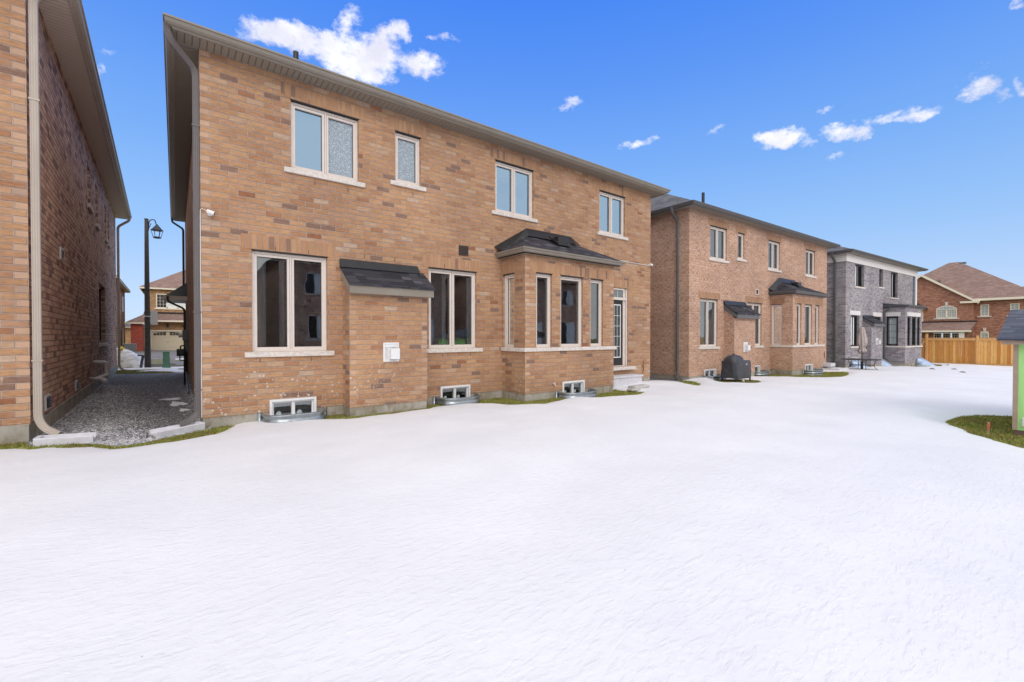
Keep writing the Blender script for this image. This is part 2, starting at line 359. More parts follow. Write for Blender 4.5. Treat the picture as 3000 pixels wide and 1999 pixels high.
def dirty_snow():
    m, t, b = new_mat('dirty_snow'); o = obj_co(t)
    k = t.ss(t.noise(t.vm('MULTIPLY', o, (1, 1, 3)), 2.2, 5, .7), .42, .68)
    t.put(b.inputs['Base Color'], t.mix(k, (.84, .84, .85), (.50, .44, .38))); b.inputs['Roughness'].default_value = .6
    t.put(b.inputs['Normal'], t.bump(t.noise(o, 6, 5, .7), .6, .05))
dirty_snow()
def grass_ground():
    m, t, b = new_mat('turf'); o = obj_co(t)
    c = t.mix(t.ss(t.noise(o, 3.2, 5, .65), .35, .65), (.19, .23, .05), (.34, .30, .10))
    c = t.mix(t.ss(t.noise(o, 1.3, 4, .6), .55, .75), c, (.17, .10, .045))
    c = t.mix(t.ss(t.noise(o, 60, 3, .6), .4, .7), t.mix(1., c, (.5, .5, .5), 'MULTIPLY'), c)
    t.put(b.inputs['Base Color'], c); b.inputs['Roughness'].default_value = .95
    t.put(b.inputs['Normal'], t.bump(t.noise(o, 70, 4, .7), .8, .02))
    m, t, b = new_mat('blade'); o = obj_co(t)
    r = t.white(t.vm('FLOOR', t.vm('MULTIPLY', o, (45, 45, 0))) if False else t.vm('SNAP', o, (.03, .03, 9.)))
    c = t.ramp(r, [(0, (.18, .24, .03)), (.35, (.26, .31, .045)), (.58, (.38, .37, .085)), (.8, (.50, .43, .19)), (.93, (.40, .27, .13))], 'CONSTANT')
    c = t.mix(t.ss(t.noise(o, 2.4, 4, .6), .42, .62), c, t.mix(.55, c, (.22, .15, .06)))
    t.put(b.inputs['Base Color'], c); b.inputs['Roughness'].default_value = .8; b.inputs['Specular IOR Level'].default_value = .2
grass_ground()
def gravel_mat():
    m, t, b = new_mat('gravel_stone'); o = obj_co(t)
    vo = t.node('ShaderNodeTexVoronoi', feature='F1'); t.put(vo.inputs['Vector'], o); vo.inputs['Scale'].default_value = 34
    r = t.white(vo.outputs['Position'])
    c = t.ramp(r, [(0, (.24, .235, .24)), (.3, (.37, .365, .37)), (.6, (.50, .49, .50)), (.85, (.64, .63, .64)), (.96, (.42, .34, .3))], 'CONSTANT')
    c = t.mix(t.ss(vo.outputs['Distance'], .3, .6), c, (.05, .048, .05))
    t.put(b.inputs['Base Color'], c); b.inputs['Roughness'].default_value = .85
    t.put(b.inputs['Normal'], t.bump(t.m('SUBTRACT', 1., vo.outputs['Distance']), .9, .02))
    m, t, b = new_mat('stone_chip'); o = obj_co(t)
    r = t.white(t.vm('SNAP', o, (.035, .035, 9.)))
    c = t.ramp(r, [(0, (.26, .257, .26)), (.3, (.40, .395, .40)), (.6, (.53, .52, .53)), (.88, (.70, .69, .69)), (.97, (.42, .34, .28))], 'CONSTANT')
    t.put(b.inputs['Base Color'], c); b.inputs['Roughness'].default_value = .85
gravel_mat()
def cedar():
    m, t, b = new_mat('cedar_boards'); U = uvs(t); o = obj_co(t)
    k = t.m('FLOOR', t.m('DIVIDE', U[0], .15)); r = t.white(t.comb(k, 0., 3.))
    c = t.ramp(r, [(0, lin(224, 166, 92, 1.)), (.3, lin(214, 150, 76, 1.)), (.55, lin(236, 184, 108, 1.)), (.8, lin(200, 134, 66, 1.))], 'CONSTANT')
    g = t.noise(t.comb(t.m('MULTIPLY', U[0], 12.), t.m('MULTIPLY', U[1], 1.), r), 3, 5, .6)
    c = t.mix(t.ss(g, .3, .7), t.mix(1., c, (.8, .78, .74), 'MULTIPLY'), c)
    kn = t.ss(t.vor(t.comb(t.m('MULTIPLY', U[0], 2.), U[1], 0.), 3.2), .09, .04)
    c = t.mix(t.m('MULTIPLY', kn, .6), c, (.16, .08, .035))
    t.put(b.inputs['Base Color'], c); b.inputs['Roughness'].default_value = .75
cedar()
plain('cedar_post', lin(232, 180, 116, .85), .75, 0, .14, 5, .2, 30, stretch=(6, 6, .6))
def siding(name='tan_siding'): pass

# ------------------------------------------------------------------ geometry helpers
class MB:
    def __init__(s): s.v = []; s.f = []; s.mi = []; s.cur = 0
    def face(s, pts):
        b = len(s.v); s.v += [tuple(p) for p in pts]; s.f.append(tuple(range(b, b + len(pts)))); s.mi.append(s.cur)
    def mesh(s, vs, fs):
        b = len(s.v); s.v += [tuple(p) for p in vs]
        for f in fs: s.f.append(tuple(i + b for i in f)); s.mi.append(s.cur)
    def box(s, x0, x1, y0, y1, z0, z1):
        s.mesh([(x0, y0, z0), (x1, y0, z0), (x1, y1, z0), (x0, y1, z0), (x0, y0, z1), (x1, y0, z1), (x1, y1, z1), (x0, y1, z1)],
               [(0, 3, 2, 1), (4, 5, 6, 7), (0, 1, 5, 4), (1, 2, 6, 5), (2, 3, 7, 6), (3, 0, 4, 7)])
    def fbox(s, F, u0, u1, d0, d1, z0, z1):
        p = [F(u0, d0, z0), F(u1, d0, z0), F(u1, d1, z0), F(u0, d1, z0), F(u0, d0, z1), F(u1, d0, z1), F(u1, d1, z1), F(u0, d1, z1)]
        s.mesh(p, [(0, 3, 2, 1), (4, 5, 6, 7), (0, 1, 5, 4), (1, 2, 6, 5), (2, 3, 7, 6), (3, 0, 4, 7)])
    def cyl(s, c0, c1, r0, r1=None, n=12, cap=True):
        r1 = r0 if r1 is None else r1
        c0 = Vector(c0); c1 = Vector(c1); ax = (c1 - c0).normalized()
        a = ax.cross(Vector((0, 0, 1)) if abs(ax.z) < .9 else Vector((1, 0, 0))).normalized(); b = ax.cross(a)
        vs = []
        for c, r in ((c0, r0), (c1, r1)):
            for i in range(n):
                th = 2 * math.pi * i / n; vs.append(c + a * math.cos(th) * r + b * math.sin(th) * r)
        fs = [(i, (i + 1) % n, n + (i + 1) % n, n + i) for i in range(n)]
        if cap: fs += [tuple(range(n))[::-1], tuple(range(n, 2 * n))]
        s.mesh(vs, fs)
    def sweep(s, path, prof, up=(0, 0, 1), closed=False, cap=True):
        """prof: (a,b) points; a along side = dir x up, b along the local up"""
        P = [Vector(p) for p in path]; n = len(P); m = len(prof); vs = []; up = Vector(up)
        prevn = None
        for i in range(n):
            if closed: d0 = (P[i] - P[i - 1]).normalized(); d1 = (P[(i + 1) % n] - P[i]).normalized()
            else:
                d0 = (P[i] - P[i - 1]).normalized() if i else (P[1] - P[0]).normalized()
                d1 = (P[i + 1] - P[i]).normalized() if i < n - 1 else d0
            d = (d0 + d1).normalized(); k = 1 / max(.3, d.dot(d1))
            side = d.cross(up)
            if side.length < .25 and prevn is not None: side = prevn - d * prevn.dot(d)
            elif side.length < .05: side = d.cross(Vector((0, 1, 0)))
            side.normalize()
            if prevn is not None and not closed and side.dot(prevn) < -.5: side = -side
            prevn = side; u2 = side.cross(d).normalized()
            bend = (d1 - d0)
            for a, b in prof:
                v = side * a + u2 * b
                if bend.length > 1e-4:
                    bn = bend.normalized(); v = v + bn * (v.dot(bn)) * (k - 1)
                vs.append(P[i] + v)
        fs = []
        for i in range(n if closed else n - 1):
            for j in range(m):
                a = i * m + j; b = i * m + (j + 1) % m; c = ((i + 1) % n) * m + (j + 1) % m; d = ((i + 1) % n) * m + j
                fs.append((a, b, c, d))
        if cap and not closed: fs += [tuple(range(m))[::-1], tuple(range((n - 1) * m, n * m))]
        s.mesh(vs, fs)
    def lathe(s, c, prof, n=16):
        vs = []; c = Vector(c)
        for r, z in prof:
            for i in range(n):
                th = 2 * math.pi * i / n; vs.append(c + Vector((r * math.cos(th), r * math.sin(th), z)))
        fs = [(j * n + i, j * n + (i + 1) % n, (j + 1) * n + (i + 1) % n, (j + 1) * n + i) for j in range(len(prof) - 1) for i in range(n)]
        fs += [tuple(range(n))[::-1], tuple(range((len(prof) - 1) * n, len(prof) * n))]
        s.mesh(vs, fs)
    def build(s, name, mats, parent=None, base=0., bevel=0., smooth=False, recalc=True):
        me = bpy.data.meshes.new(name); me.from_pydata(s.v, [], s.f)
        if isinstance(mats, str): mats = [mats]
        for q in mats: me.materials.append(MATS[q])
        me.polygons.foreach_set('material_index', s.mi)
        if recalc:
            bm = bmesh.new(); bm.from_mesh(me); bmesh.ops.recalc_face_normals(bm, faces=bm.faces); bm.to_mesh(me); bm.free()
        me.update()
        uvl = me.uv_layers.new(name='UVMap').data; Z = Vector((0, 0, 1))
        for p in me.polygons:
            nn = p.normal
            if abs(nn.z) > .985 or nn.length < .1: tx, ty = Vector((1, 0, 0)), Vector((0, 1, 0))
            else:
                tx = Vector((-nn.y, nn.x, 0)).normalized()
                if tx.x < -.01 or (abs(tx.x) <= .01 and tx.y < 0): tx = -tx
                ty = (Z - nn * nn.z).normalized()
            for li in p.loop_indices:
                co = me.vertices[me.loops[li].vertex_index].co; uvl[li].uv = (co.dot(tx), co.dot(ty))
        if smooth: me.polygons.foreach_set('use_smooth', [True] * len(me.polygons))
        o = bpy.data.objects.new(name, me); COL.objects.link(o)
        if parent is not None:
            o.parent = parent
            if parent.type == 'EMPTY': o.location = (0, 0, -parent['zb'])
        if bevel:
            md = o.modifiers.new('bevel', 'BEVEL'); md.width = bevel; md.segments = 2; md.limit_method = 'ANGLE'
        return o

def tag(o, label=None, cat=None, group=None, kind=None):
    if label: o['label'] = label
    if cat: o['category'] = cat
    if group: o['group'] = group
    if kind: o['kind'] = kind
    return o
def empty(name, x, y, z, rz=0., label=None, cat=None, group=None):
    o = bpy.data.objects.new(name, None); COL.objects.link(o); o.location = (x, y, z); o.rotation_euler = (0, 0, R(rz)); o['zb'] = z
    o.empty_display_size = .2
    return tag(o, label, cat, group)

def Fr(o, u, n):
    """frame of a wall: o origin (x,y), u along, n into the building"""
    def f(a, d, z): return (o[0] + u[0] * a + n[0] * d, o[1] + u[1] * a + n[1] * d, z)
    return f
def panel(mb, F, u0, u1, z0, z1, ops=(), rev=.13):
    us = sorted(set([u0, u1] + [o[0] for o in ops] + [o[1] for o in ops])); zs = sorted(set([z0, z1] + [o[2] for o in ops] + [o[3] for o in ops]))
    us = [u for u in us if u0 <= u <= u1]; zs = [z for z in zs if z0 <= z <= z1]
    for a, b in zip(us, us[1:]):
        for c, d in zip(zs, zs[1:]):
            mu, mz = (a + b) / 2, (c + d) / 2
            if any(o[0] < mu < o[1] and o[2] < mz < o[3] for o in ops): continue
            mb.face([F(a, 0, c), F(b, 0, c), F(b, 0, d), F(a, 0, d)])
    for o in ops:
        a, b, c, d = o[:4]
        mb.face([F(a, 0, c), F(a, rev, c), F(a, rev, d), F(a, 0, d)]); mb.face([F(b, 0, c), F(b, rev, c), F(b, rev, d), F(b, 0, d)])
        if c > z0: mb.face([F(a, 0, c), F(b, 0, c), F(b, rev, c), F(a, rev, c)])
        mb.face([F(a, 0, d), F(b, 0, d), F(b, rev, d), F(a, rev, d)])

def rail(mb, F, u0, u1, z0, z1, w, d0, d1):
    mb.fbox(F, u0, u0 + w, d0, d1, z0, z1); mb.fbox(F, u1 - w, u1, d0, d1, z0, z1)
    mb.fbox(F, u0 + w, u1 - w, d0, d1, z0, z0 + w); mb.fbox(F, u0 + w, u1 - w, d0, d1, z1 - w, z1)

def window(house, F, u0, u1, z0, z1, n=2, frame='cream_frame', pane='glass', rev=.055, sill='sill_stone', lintel=None, curtain=None,
           blind=0., grid=None, paneset=None, sill_ext=.12, label=None, dark_top=True, hand=False, wf=.042, ws=.045, deep=1.1):
    """window part: frame mesh; sub-parts pane, sill, blind, curtain, interior"""
    mb = MB(); d0, d1 = rev, rev + .075
    e = .004
    rail(mb, F, u0 + e, u1 - e, z0 + e, z1 - .018, wf, d0, d1)
    secs = []; w = (u1 - u0 - 2 * wf) ; pitch = w / n
    for i in range(n):
        a = u0 + wf + pitch * i; b = a + pitch
        if n > 1:
            if i > 0: mb.fbox(F, a - .014, a + .014, d0 + .003, d1, z0 + wf, z1 - .018 - wf)
            a += .014 * (i > 0); b -= .014 * (i < n - 1)
        rail(mb, F, a, b, z0 + wf, z1 - .018 - wf, ws, d0 + .012, d1 - .002)
        secs.append((a + ws, b - ws, z0 + wf + ws, z1 - .018 - wf - ws))
    wo = mb.build('window', frame, house, bevel=.003)
    if label: wo['label'] = label
    if dark_top:
        mb = MB(); mb.fbox(F, u0 - .01, u1 + .01, -.012, .05, z1 - .014, z1 + .004); mb.build('steel_shadow_gap', 'gasket_and_shadow', wo)  # lintel steel and the black shadow gap, drawn as one dark strip
    mb = MB()
    for (a, b, c, d) in secs: rail(mb, F, a, b, c, d, .009, d1 - .02, d1 - .006)
    if not grid:
        for (a, b, c, d) in secs: rail(mb, F, a - ws - .002, b + ws + .002, c - ws - .002, d + ws + .002, .005, d0 + .006, d0 + .016)  # dark strips standing in for the shadow groove between frame and sash
    if grid:
        gu, gz, gm = grid
        for (a, b, c, d) in secs:
            for i in range(1, gu): x = a + (b - a) * i / gu; mb.fbox(F, x - .008, x + .008, d1 - .03, d1 - .012, c, d)
            for i in range(1, gz): z = c + (d - c) * i / gz; mb.fbox(F, a, b, d1 - .031, d1 - .013, z - .008, z + .008)
    mb.build('gasket_and_shadow', 'gasket_and_shadow' if not grid else grid[2], wo)
    for k, (a, b, c, d) in enumerate(secs):
        pm = paneset[k] if paneset else pane
        mb = MB(); mb.face([F(a, d1 - .012, c), F(b, d1 - .012, c), F(b, d1 - .012, d), F(a, d1 - .012, d)]); mb.build('pane', pm, wo, recalc=False)
    if sill:
        se = sill_ext if isinstance(sill_ext, tuple) else (sill_ext, sill_ext); mb = MB(); x0, x1 = u0 - se[0], u1 + se[1]
        mb.fbox(F, x0, x1, -.045, rev + .01, z0 - .09, z0 + .002)
        mb.build('sill', sill, wo, bevel=.008)
    if lintel:
        mb = MB(); mb.fbox(F, u0 - .16, u1 + .14, -.004, .05, z1 + .006, z1 + .262); mb.build('lintel', lintel, wo)
    if curtain:
        for (c0, c1, mt) in curtain:
            mb = MB(); N = max(4, int((c1 - c0) / .03)); pts = []
            for i in range(N + 1):
                x = c0 + (c1 - c0) * i / N; pts.append((x, .17 + .025 * math.sin(i * 1.9) + .01 * math.sin(i * .7)))
            for (p, q) in zip(pts, pts[1:]):
                mb.face([F(p[0], p[1], z0), F(q[0], q[1], z0), F(q[0], q[1], z1 - .03), F(p[0], p[1], z1 - .03)])
            mb.build('curtain', mt, wo, recalc=False)
    if blind:
        mb = MB(); mb.fbox(F, u0 + .04, u1 - .04, .15, .19, z1 - .05 - blind, z1 - .03)
        for i in range(int(blind / .045)): zz = z1 - .05 - i * .045; mb.fbox(F, u0 + .04, u1 - .04, .143, .151, zz - .004, zz)
        mb.build('blind', 'blind_cloth', wo)
    mb = MB(); D0, D1 = d1 + .002, d1 + deep; g = .3
    A, B, Cz, Dz = u0 - .02, u1 + .02, z0 - .02, z1 + .02
    def q(u, d, z): return F(u, d, z)
    mb.face([q(A, D1, Cz), q(B, D1, Cz), q(B, D1, Dz), q(A, D1, Dz)])
    mb.face([q(A, D0, Cz), q(A, D1, Cz), q(A, D1, Dz), q(A, D0, Dz)]); mb.face([q(B, D0, Cz), q(B, D1, Cz), q(B, D1, Dz), q(B, D0, Dz)])
    mb.face([q(A, D0, Cz), q(B, D0, Cz), q(B, D1, Cz), q(A, D1, Cz)]); mb.face([q(A, D0, Dz), q(B, D0, Dz), q(B, D1, Dz), q(A, D1, Dz)])
    mb.build('interior', 'room_paint', wo, recalc=False)
    return wo

def slot(F, mb, u0, u1, z0, z1): pass

def eaves(house, x0, x1, y0, y1, z, oh, metal='taupe_metal', sx='soffit_x', sy='soffit_y'):
    """soffit, fascia and gutter round a rectangular plan"""
    mb = MB(); a0, a1, b0, b1 = x0 - oh, x1 + oh, y0 - oh, y1 + oh
    zs = z; e = .0
    mb.cur = 0
    for (q, r) in ((b0, y0), (y1, b1)): mb.face([(a0, q, zs), (a1, q, zs), (a1, r, zs), (a0, r, zs)])
    mb.cur = 1
    for (q, r) in ((a0, x0), (x1, a1)): mb.face([(q, y0, zs + .001), (r, y0, zs + .001), (r, y1, zs + .001), (q, y1, zs + .001)])
    mb.build('soffit', [sx, sy], house, recalc=False)
    mb = MB(); path = [(a0, b0, 0), (a1, b0, 0), (a1, b1, 0), (a0, b1, 0)]
    # profile: a = outward (dir x up), b = z
    prof = [(-.03, z - .012), (.004, z - .012), (.012, z + .012), (.03, z + .012), (.052, z + .018), (.082, z + .04), (.098, z + .075), (.098, z + .088), (.118, z + .092), (.12, z + .118), (.104, z + .122), (.104, z + .108), (.0, z + .108), (.0, z + .16), (-.03, z + .16)]
    mb.sweep(path, prof, closed=True); mb.build('gutter', metal, house)

def hip_roof(house, x0, x1, y0, y1, z, oh, pitch, mat, name='roof'):
    a0, a1, b0, b1 = x0 - oh - .04, x1 + oh + .04, y0 - oh - .04, y1 + oh + .04
    w = min(a1 - a0, b1 - b0) / 2; h = w * math.tan(R(pitch)); zb = z + .125; zt = zb + h
    if (a1 - a0) > (b1 - b0): r0, r1 = (a0 + w, (b0 + b1) / 2, zt), (a1 - w, (b0 + b1) / 2, zt)
    else: r0, r1 = ((a0 + a1) / 2, b0 + w, zt), ((a0 + a1) / 2, b1 - w, zt)
    A, B, C_, D = (a0, b0, zb), (a1, b0, zb), (a1, b1, zb), (a0, b1, zb)
    mb = MB()
    if (a1 - a0) > (b1 - b0):
        mb.face([A, B, r1, r0]); mb.face([B, C_, r1]); mb.face([C_, D, r0, r1]); mb.face([D, A, r0])
    else:
        mb.face([A, B, r0]); mb.face([B, C_, r1, r0]); mb.face([C_, D, r1]); mb.face([D, A, r0, r1])
    mb.face([D, C_, B, A])
    return mb.build(name, mat, house)

RIB = [(-.045, -.03), (-.036, -.036), (-.026, -.030), (-.013, -.036), (0, -.030), (.013, -.036), (.026, -.030), (.036, -.036), (.045, -.03), (.045, .03), (.036, .036), (.026, .03), (.013, .036), (0, .03), (-.013, .036), (-.026, .03), (-.036, .036), (-.045, .03)]
def arc_path(pts, r=.09, n=5):
    P = [Vector(p) for p in pts]; out = [P[0]]
    for i in range(1, len(P) - 1):
        a = (P[i - 1] - P[i]); b = (P[i + 1] - P[i]); rr = min(r, a.length / 2.1, b.length / 2.1)
        p0 = P[i] + a.normalized() * rr; p1 = P[i] + b.normalized() * rr
        for k in range(n + 1):
            s = k / n; out.append(p0 * (1 - s) ** 2 + P[i] * 2 * s * (1 - s) + p1 * s * s)
    out.append(P[-1]); return out
def downspout(house, pts, mat, straps=(), turn=False, scale=1.):
    prof = [(a * scale, b * scale) for a, b in RIB]
    if turn: prof = [(b, a) for a, b in prof][::-1]
    mb = MB(); mb.sweep(arc_path(pts, .11), prof, up=(0, 1, 0)); o = mb.build('downspout', mat, house)
    if straps:
        for (x, y, z) in straps: mb = MB(); mb.box(x - .056, x + .056, y - .042, y + .05, z - .012, z + .012); mb.build('strap', mat, o)
    return o

def fbm(x, y, s=1., o=4, seed=0):
    rs = np.random.RandomState(seed); v = 0; a = 1.
    for k in range(o):
        for j in range(3):
            th = rs.rand() * 6.283; ph = rs.rand() * 6.283; f = s * 2 ** k * (.7 + .6 * rs.rand())
            v = v + a / 3 * np.sin((x * math.cos(th) + y * math.sin(th)) * f + ph)
        a *= .55
    return v
def G(x, y=0):
    """ground height"""
    x = np.asarray(x, float); y = np.asarray(y, float)
    g = -1.56 + .035 * np.clip(-x, 0, 2.5) - .0125 * np.clip(x - 8, 0, 60)
    return g
Gf = lambda x, y=0: float(G(x, y))

# window well: corrugated steel half ring in front of a basement window
def window_well(house, cx, zt, zb, w=1.05, out=.48, y=-.0):
    mb = MB(); N = 28; M = 18; vs = []
    for i in range(N + 1):
        th = math.pi * i / N; c = math.cos(th); s = math.sin(th)
        px = cx - w / 2 * math.copysign(abs(c) ** .55, c); py = y - out * abs(s) ** .75
        nx, ny = -c, -s
        for j in range(M + 1):
            z = zt + (zb - zt) * j / M; r = .016 * math.sin((zt - z) / .105 * 2 * math.pi)
            vs.append((px + nx * r, py + ny * r, z))
    fs = [(i * (M + 1) + j, (i + 1) * (M + 1) + j, (i + 1) * (M + 1) + j + 1, i * (M + 1) + j + 1) for i in range(N) for j in range(M)]
    mb.mesh(vs, fs)
    for sx in (-1, 1): mb.box(cx + sx * (w / 2 + .03) - .035, cx + sx * (w / 2 + .03) + .035, y - .03, y - .002, zb, zt)
    o = mb.build('window_well', 'galv', house, smooth=True)
    md = o.modifiers.new('thick', 'SOLIDIFY'); md.thickness = .004
    return o
def basement_window(house, F, u0, u1, z0, z1):
    mb = MB(); rail(mb, F, u0, u1, z0, z1, .045, -.03, .11)
    m = (u0 + u1) / 2; rail(mb, F, u0 + .045, u1 - .045, z0 + .045, z1 - .045, .03, .02, .1); mb.fbox(F, m - .03, m + .03, .015, .105, z0 + .05, z1 - .05)
    wo = mb.build('basement_window', 'white_vinyl', house, bevel=.006)
    for a, b in ((u0 + .08, m - .03), (m + .03, u1 - .08)):
        mb = MB(); mb.fbox(F, a, b, .06, .065, z0 + .07, z1 - .07); mb.build('pane', 'glass', wo)
        mb = MB(); n = 14; cu = a + (b - a) * .28; cz = z0 + .16
        mb.face([F(cu + .045 * math.cos(2 * math.pi * i / n), .058, cz + .045 * math.sin(2 * math.pi * i / n)) for i in range(n)]); mb.build('sticker', 'film', wo, recalc=False)
    mb = MB()
    A, B = u0 + .003, u1 - .003
    mb.face([F(A, .44, z0), F(B, .5, z0), F(B, .5, z1), F(A, .5, z1)])
    for u in (A, B): mb.face([F(u, .112, z0), F(u, .44, z0), F(u, .44, z1), F(u, .112, z1)])
    for z in (z0 + .003, z1 - .003): mb.face([F(A, .112, z), F(B, .112, z), F(B, .44, z), F(A, .44, z)])
    mb.build('interior', 'room_paint', wo, recalc=False)
    return wo

# ------------------------------------------------------------------ the two-storey houses of the row
def row_house(name, x, y, az, zg, dz, P, label):
    """x,y left rear corner; dz shift of all heights; P options"""
    H = empty(name, x, y, zg, az, label, 'house')
    br, so_ = P['brick'], P['soldier']; side = P.get('side', br)
    Wd = P.get('w', 12.48); Dp = P.get('d', 13.7); fnd = P['fnd']; eav = P['eave']
    F0 = Fr((0, 0), (1, 0), (0, 1))
    bs, bx0, bx1, bd = P['bump'], P['bay'][0], P['bay'][1], P['bay'][2]
    fr = P['frame']; g = P['glassg']
    up = P['up']; gr = P['gr']
    ops = [tuple(w[:4]) for w in up] + [tuple(w[:4]) for w in gr]
    zc = lambda t: t + dz
    sp = [(a, b, zc(c), zc(d)) for a, b, c, d in ops]
    bw = [(a, a + .80, zc(-1.60), zc(-1.165)) for a in P['bw']]
    door = P.get('door')
    dop = [(door[0], door[1], zc(door[2]), zc(door[3]))] if door else []
    # walls
    mb = MB()
    panel(mb, F0, 0, Wd, fnd, eav, sp + dop + [(a, b, fnd, d) for a, b, c, d in bw])
    if not P.get('grey'):
        panel(mb, Fr((0, 0), (0, 1), (1, 0)), 0, Dp, fnd, eav); panel(mb, Fr((Wd, 0), (0, 1), (-1, 0)), 0, Dp, fnd, eav)
        mb.face([(0, Dp, fnd), (Wd, Dp, fnd), (Wd, Dp, eav), (0, Dp, eav)])
    # fireplace bump
    b0, b1, bd2, bt = bs
    bz = fnd
    panel(mb, Fr((b0, -bd2), (1, 0), (0, 1)), 0, b1 - b0, bz, bt[0]);
    for xx in (b0, b1): mb.face([(xx, -bd2, bz), (xx, 0, bz), (xx, 0, bt[1]), (xx, -bd2, bt[0])])
    # bay
    bayw = P['bayw']; bt1 = zc(P['bayt']); FB = Fr((bx0, -bd), (1, 0), (0, 1))
    bo = [(a - bx0, b - bx0, zc(c), zc(d)) for a, b, c, d in bayw]
    panel(mb, FB, 0, bx1 - bx0, fnd, bt1, bo + [(a - bx0, b - bx0, fnd, d) for a, b, c, d in ([(P['baybw'], P['baybw'] + .8, 0, zc(-1.165))] if P['baybw'] else [])])
    FS = Fr((bx0, -bd), (0, 1), (1, 0)); s0, s1, s2, s3 = P['bays']
    so2 = (bd - s1, bd - s0, zc(s2), zc(s3)); panel(mb, FS, 0, bd, fnd, bt1, [so2])
    mb.face([(bx1, -bd, fnd), (bx1, 0, fnd), (bx1, 0, bt1), (bx1, -bd, bt1)])
    mb.build('wall', br, H, recalc=False)
    if P.get('grey'):
        mb = MB(); panel(mb, Fr((0, 0), (0, 1), (1, 0)), 0, Dp, fnd, eav); panel(mb, Fr((Wd, 0), (0, 1), (-1, 0)), 0, Dp, fnd, eav)
        mb.face([(0, Dp, fnd), (Wd, Dp, fnd), (Wd, Dp, eav), (0, Dp, eav)]); mb.build('side_wall', side, H, recalc=False)
    # foundation
    mb = MB(); zb = zg - .5; q = .012
    edges = [0] + [c for w_ in bw for c in (w_[0], w_[1])] + [Wd]
    edges = sorted(edges)
    for i in range(0, len(edges), 2): mb.box(edges[i] + (q if i == 0 else 0), edges[i + 1] - (q if i == len(edges) - 2 else 0), q, .3, zb, fnd)
    mb.box(q, .3, .3, Dp, zb, fnd); mb.box(Wd - .3, Wd - q, .3, Dp, zb, fnd)
    mb.box(b0 + q, b1 - q, -bd2 + q, q, zb, fnd)
    if P['baybw']:
        mb.box(bx0 + q, P['baybw'], -bd + q, q, zb, fnd); mb.box(P['baybw'] + .8, bx1 - q, -bd + q, q, zb, fnd); mb.box(P['baybw'], P['baybw'] + .8, -bd + .45, q, zb, fnd)
    else: mb.box(bx0 + q, bx1 - q, -bd + q, q, zb, fnd)
    mb.build('foundation', 'foundation_concrete', H)
    # windows
    for i, w in enumerate(up):
        a, b, c, d = w[:4]; o = w[4]
        window(H, F0, a, b, zc(c), zc(d), frame=fr, **{**dict(lintel=so_), **o})
    for i, w in enumerate(gr):
        a, b, c, d = w[:4]; o = w[4]
        window(H, F0, a, b, zc(c), zc(d), frame=fr, **{**dict(lintel=so_), **o})
    for i, (a, b, c, d) in enumerate(bo):
        window(H, FB, a, b, c, d, n=1, frame=fr, pane=g, sill=None, dark_top=True, lintel=None, blind=P.get('bayblind', .07), curtain=P.get('baycur'), wf=.04, ws=.042)
    window(H, FS, *so2, n=1, frame=fr, pane=g, sill=None, lintel=None, blind=P.get('sideblind', .07), curtain=P.get('sidecur'), grid=P.get('sidegrid'), rev=.04, wf=.04, ws=.042)
    # bay lintel band + sill band
    mb = MB()
    mb.fbox(FB, P['soldx'][0] - bx0, P['soldx'][1] - bx0, -.004, .03, bo[0][3] + .006, bo[0][3] + .262)
    mb.fbox(FS, so2[0] - .12, bd - .002, -.004, .03, bo[0][3] + .006, bo[0][3] + .262)
    mb.build('lintel', so_, H)
    mb = MB(); z0 = bo[0][2]
    mb.box(bx0 - .045, bx1 + .09, -bd - .045, -bd + .06, z0 - .09, z0 + .002); mb.box(bx0 - .045, bx0 + .06, -bd + .0605, .0, z0 - .09, z0 + .002)
    mb.build('sill', 'sill_stone', H, bevel=.008)
    for (a, b, c, d) in bw:
        basement_window(H, F0, a, b, c, d); window_well(H, (a + b) / 2, zc(-1.385), zg - .25)
    if P['baybw']:
        a = P['baybw'] - bx0; basement_window(H, FB, a, a + .8, zc(-1.60), zc(-1.165))
        window_well(H, P['baybw'] + .4, zc(-1.40), zg - .25, w=1.15, y=-bd)
    # main eaves + roof
    eaves(H, 0, Wd, 0, Dp, eav, P.get('oh', .35), P['metal'], P['sfx'], P['sfy'])
    hip_roof(H, 0, Wd, 0, Dp, eav, P.get('oh', .35), P.get('pitch', 27), P['shingle'])
    # bump roof: lean-to with fascia and end boards
    RX0, RX1 = b0 - .05, b1 + .11; zf0, zf1 = bt[0] - .02, bt[0] + .14; zt_ = bt[1]
    yo = -bd2 - .14
    mb = MB(); th = .035
    mb.mesh([(RX0, yo - .03, zf1 - .01), (RX1, yo - .03, zf1 - .01), (RX1, -.0, zt_), (RX0, -.0, zt_), (RX0, yo - .03, zf1 + th - .01), (RX1, yo - .03, zf1 + th - .01), (RX1, -.0, zt_ + th), (RX0, -.0, zt_ + th)],
            [(0, 3, 2, 1), (4, 5, 6, 7), (0, 1, 5, 4), (1, 2, 6, 5), (2, 3, 7, 6), (3, 0, 4, 7)])
    ro = mb.build('small_roof', P['bshingle'], H)
    mb = MB(); mb.box(RX0 + .02, RX1 - .02, yo, yo + .03, zf0, zf1)
    for xx in (RX0 + .02, RX1 - .05):
        mb.mesh([(xx, yo + .03, zf0), (xx + .03, yo + .03, zf0), (xx + .03, yo + .03, zf1 - .01), (xx, yo + .03, zf1 - .01), (xx, 0, zt_ - .2), (xx + .03, 0, zt_ - .2), (xx + .03, 0, zt_ - .005), (xx, 0, zt_ - .005)],
                [(0, 1, 2, 3), (4, 7, 6, 5), (0, 4, 5, 1), (1, 5, 6, 2), (2, 6, 7, 3), (3, 7, 4, 0)])
    mb.box(RX0 + .05, RX1 - .05, yo + .03, -bd2 + .01, zf0, zf0 + .012)
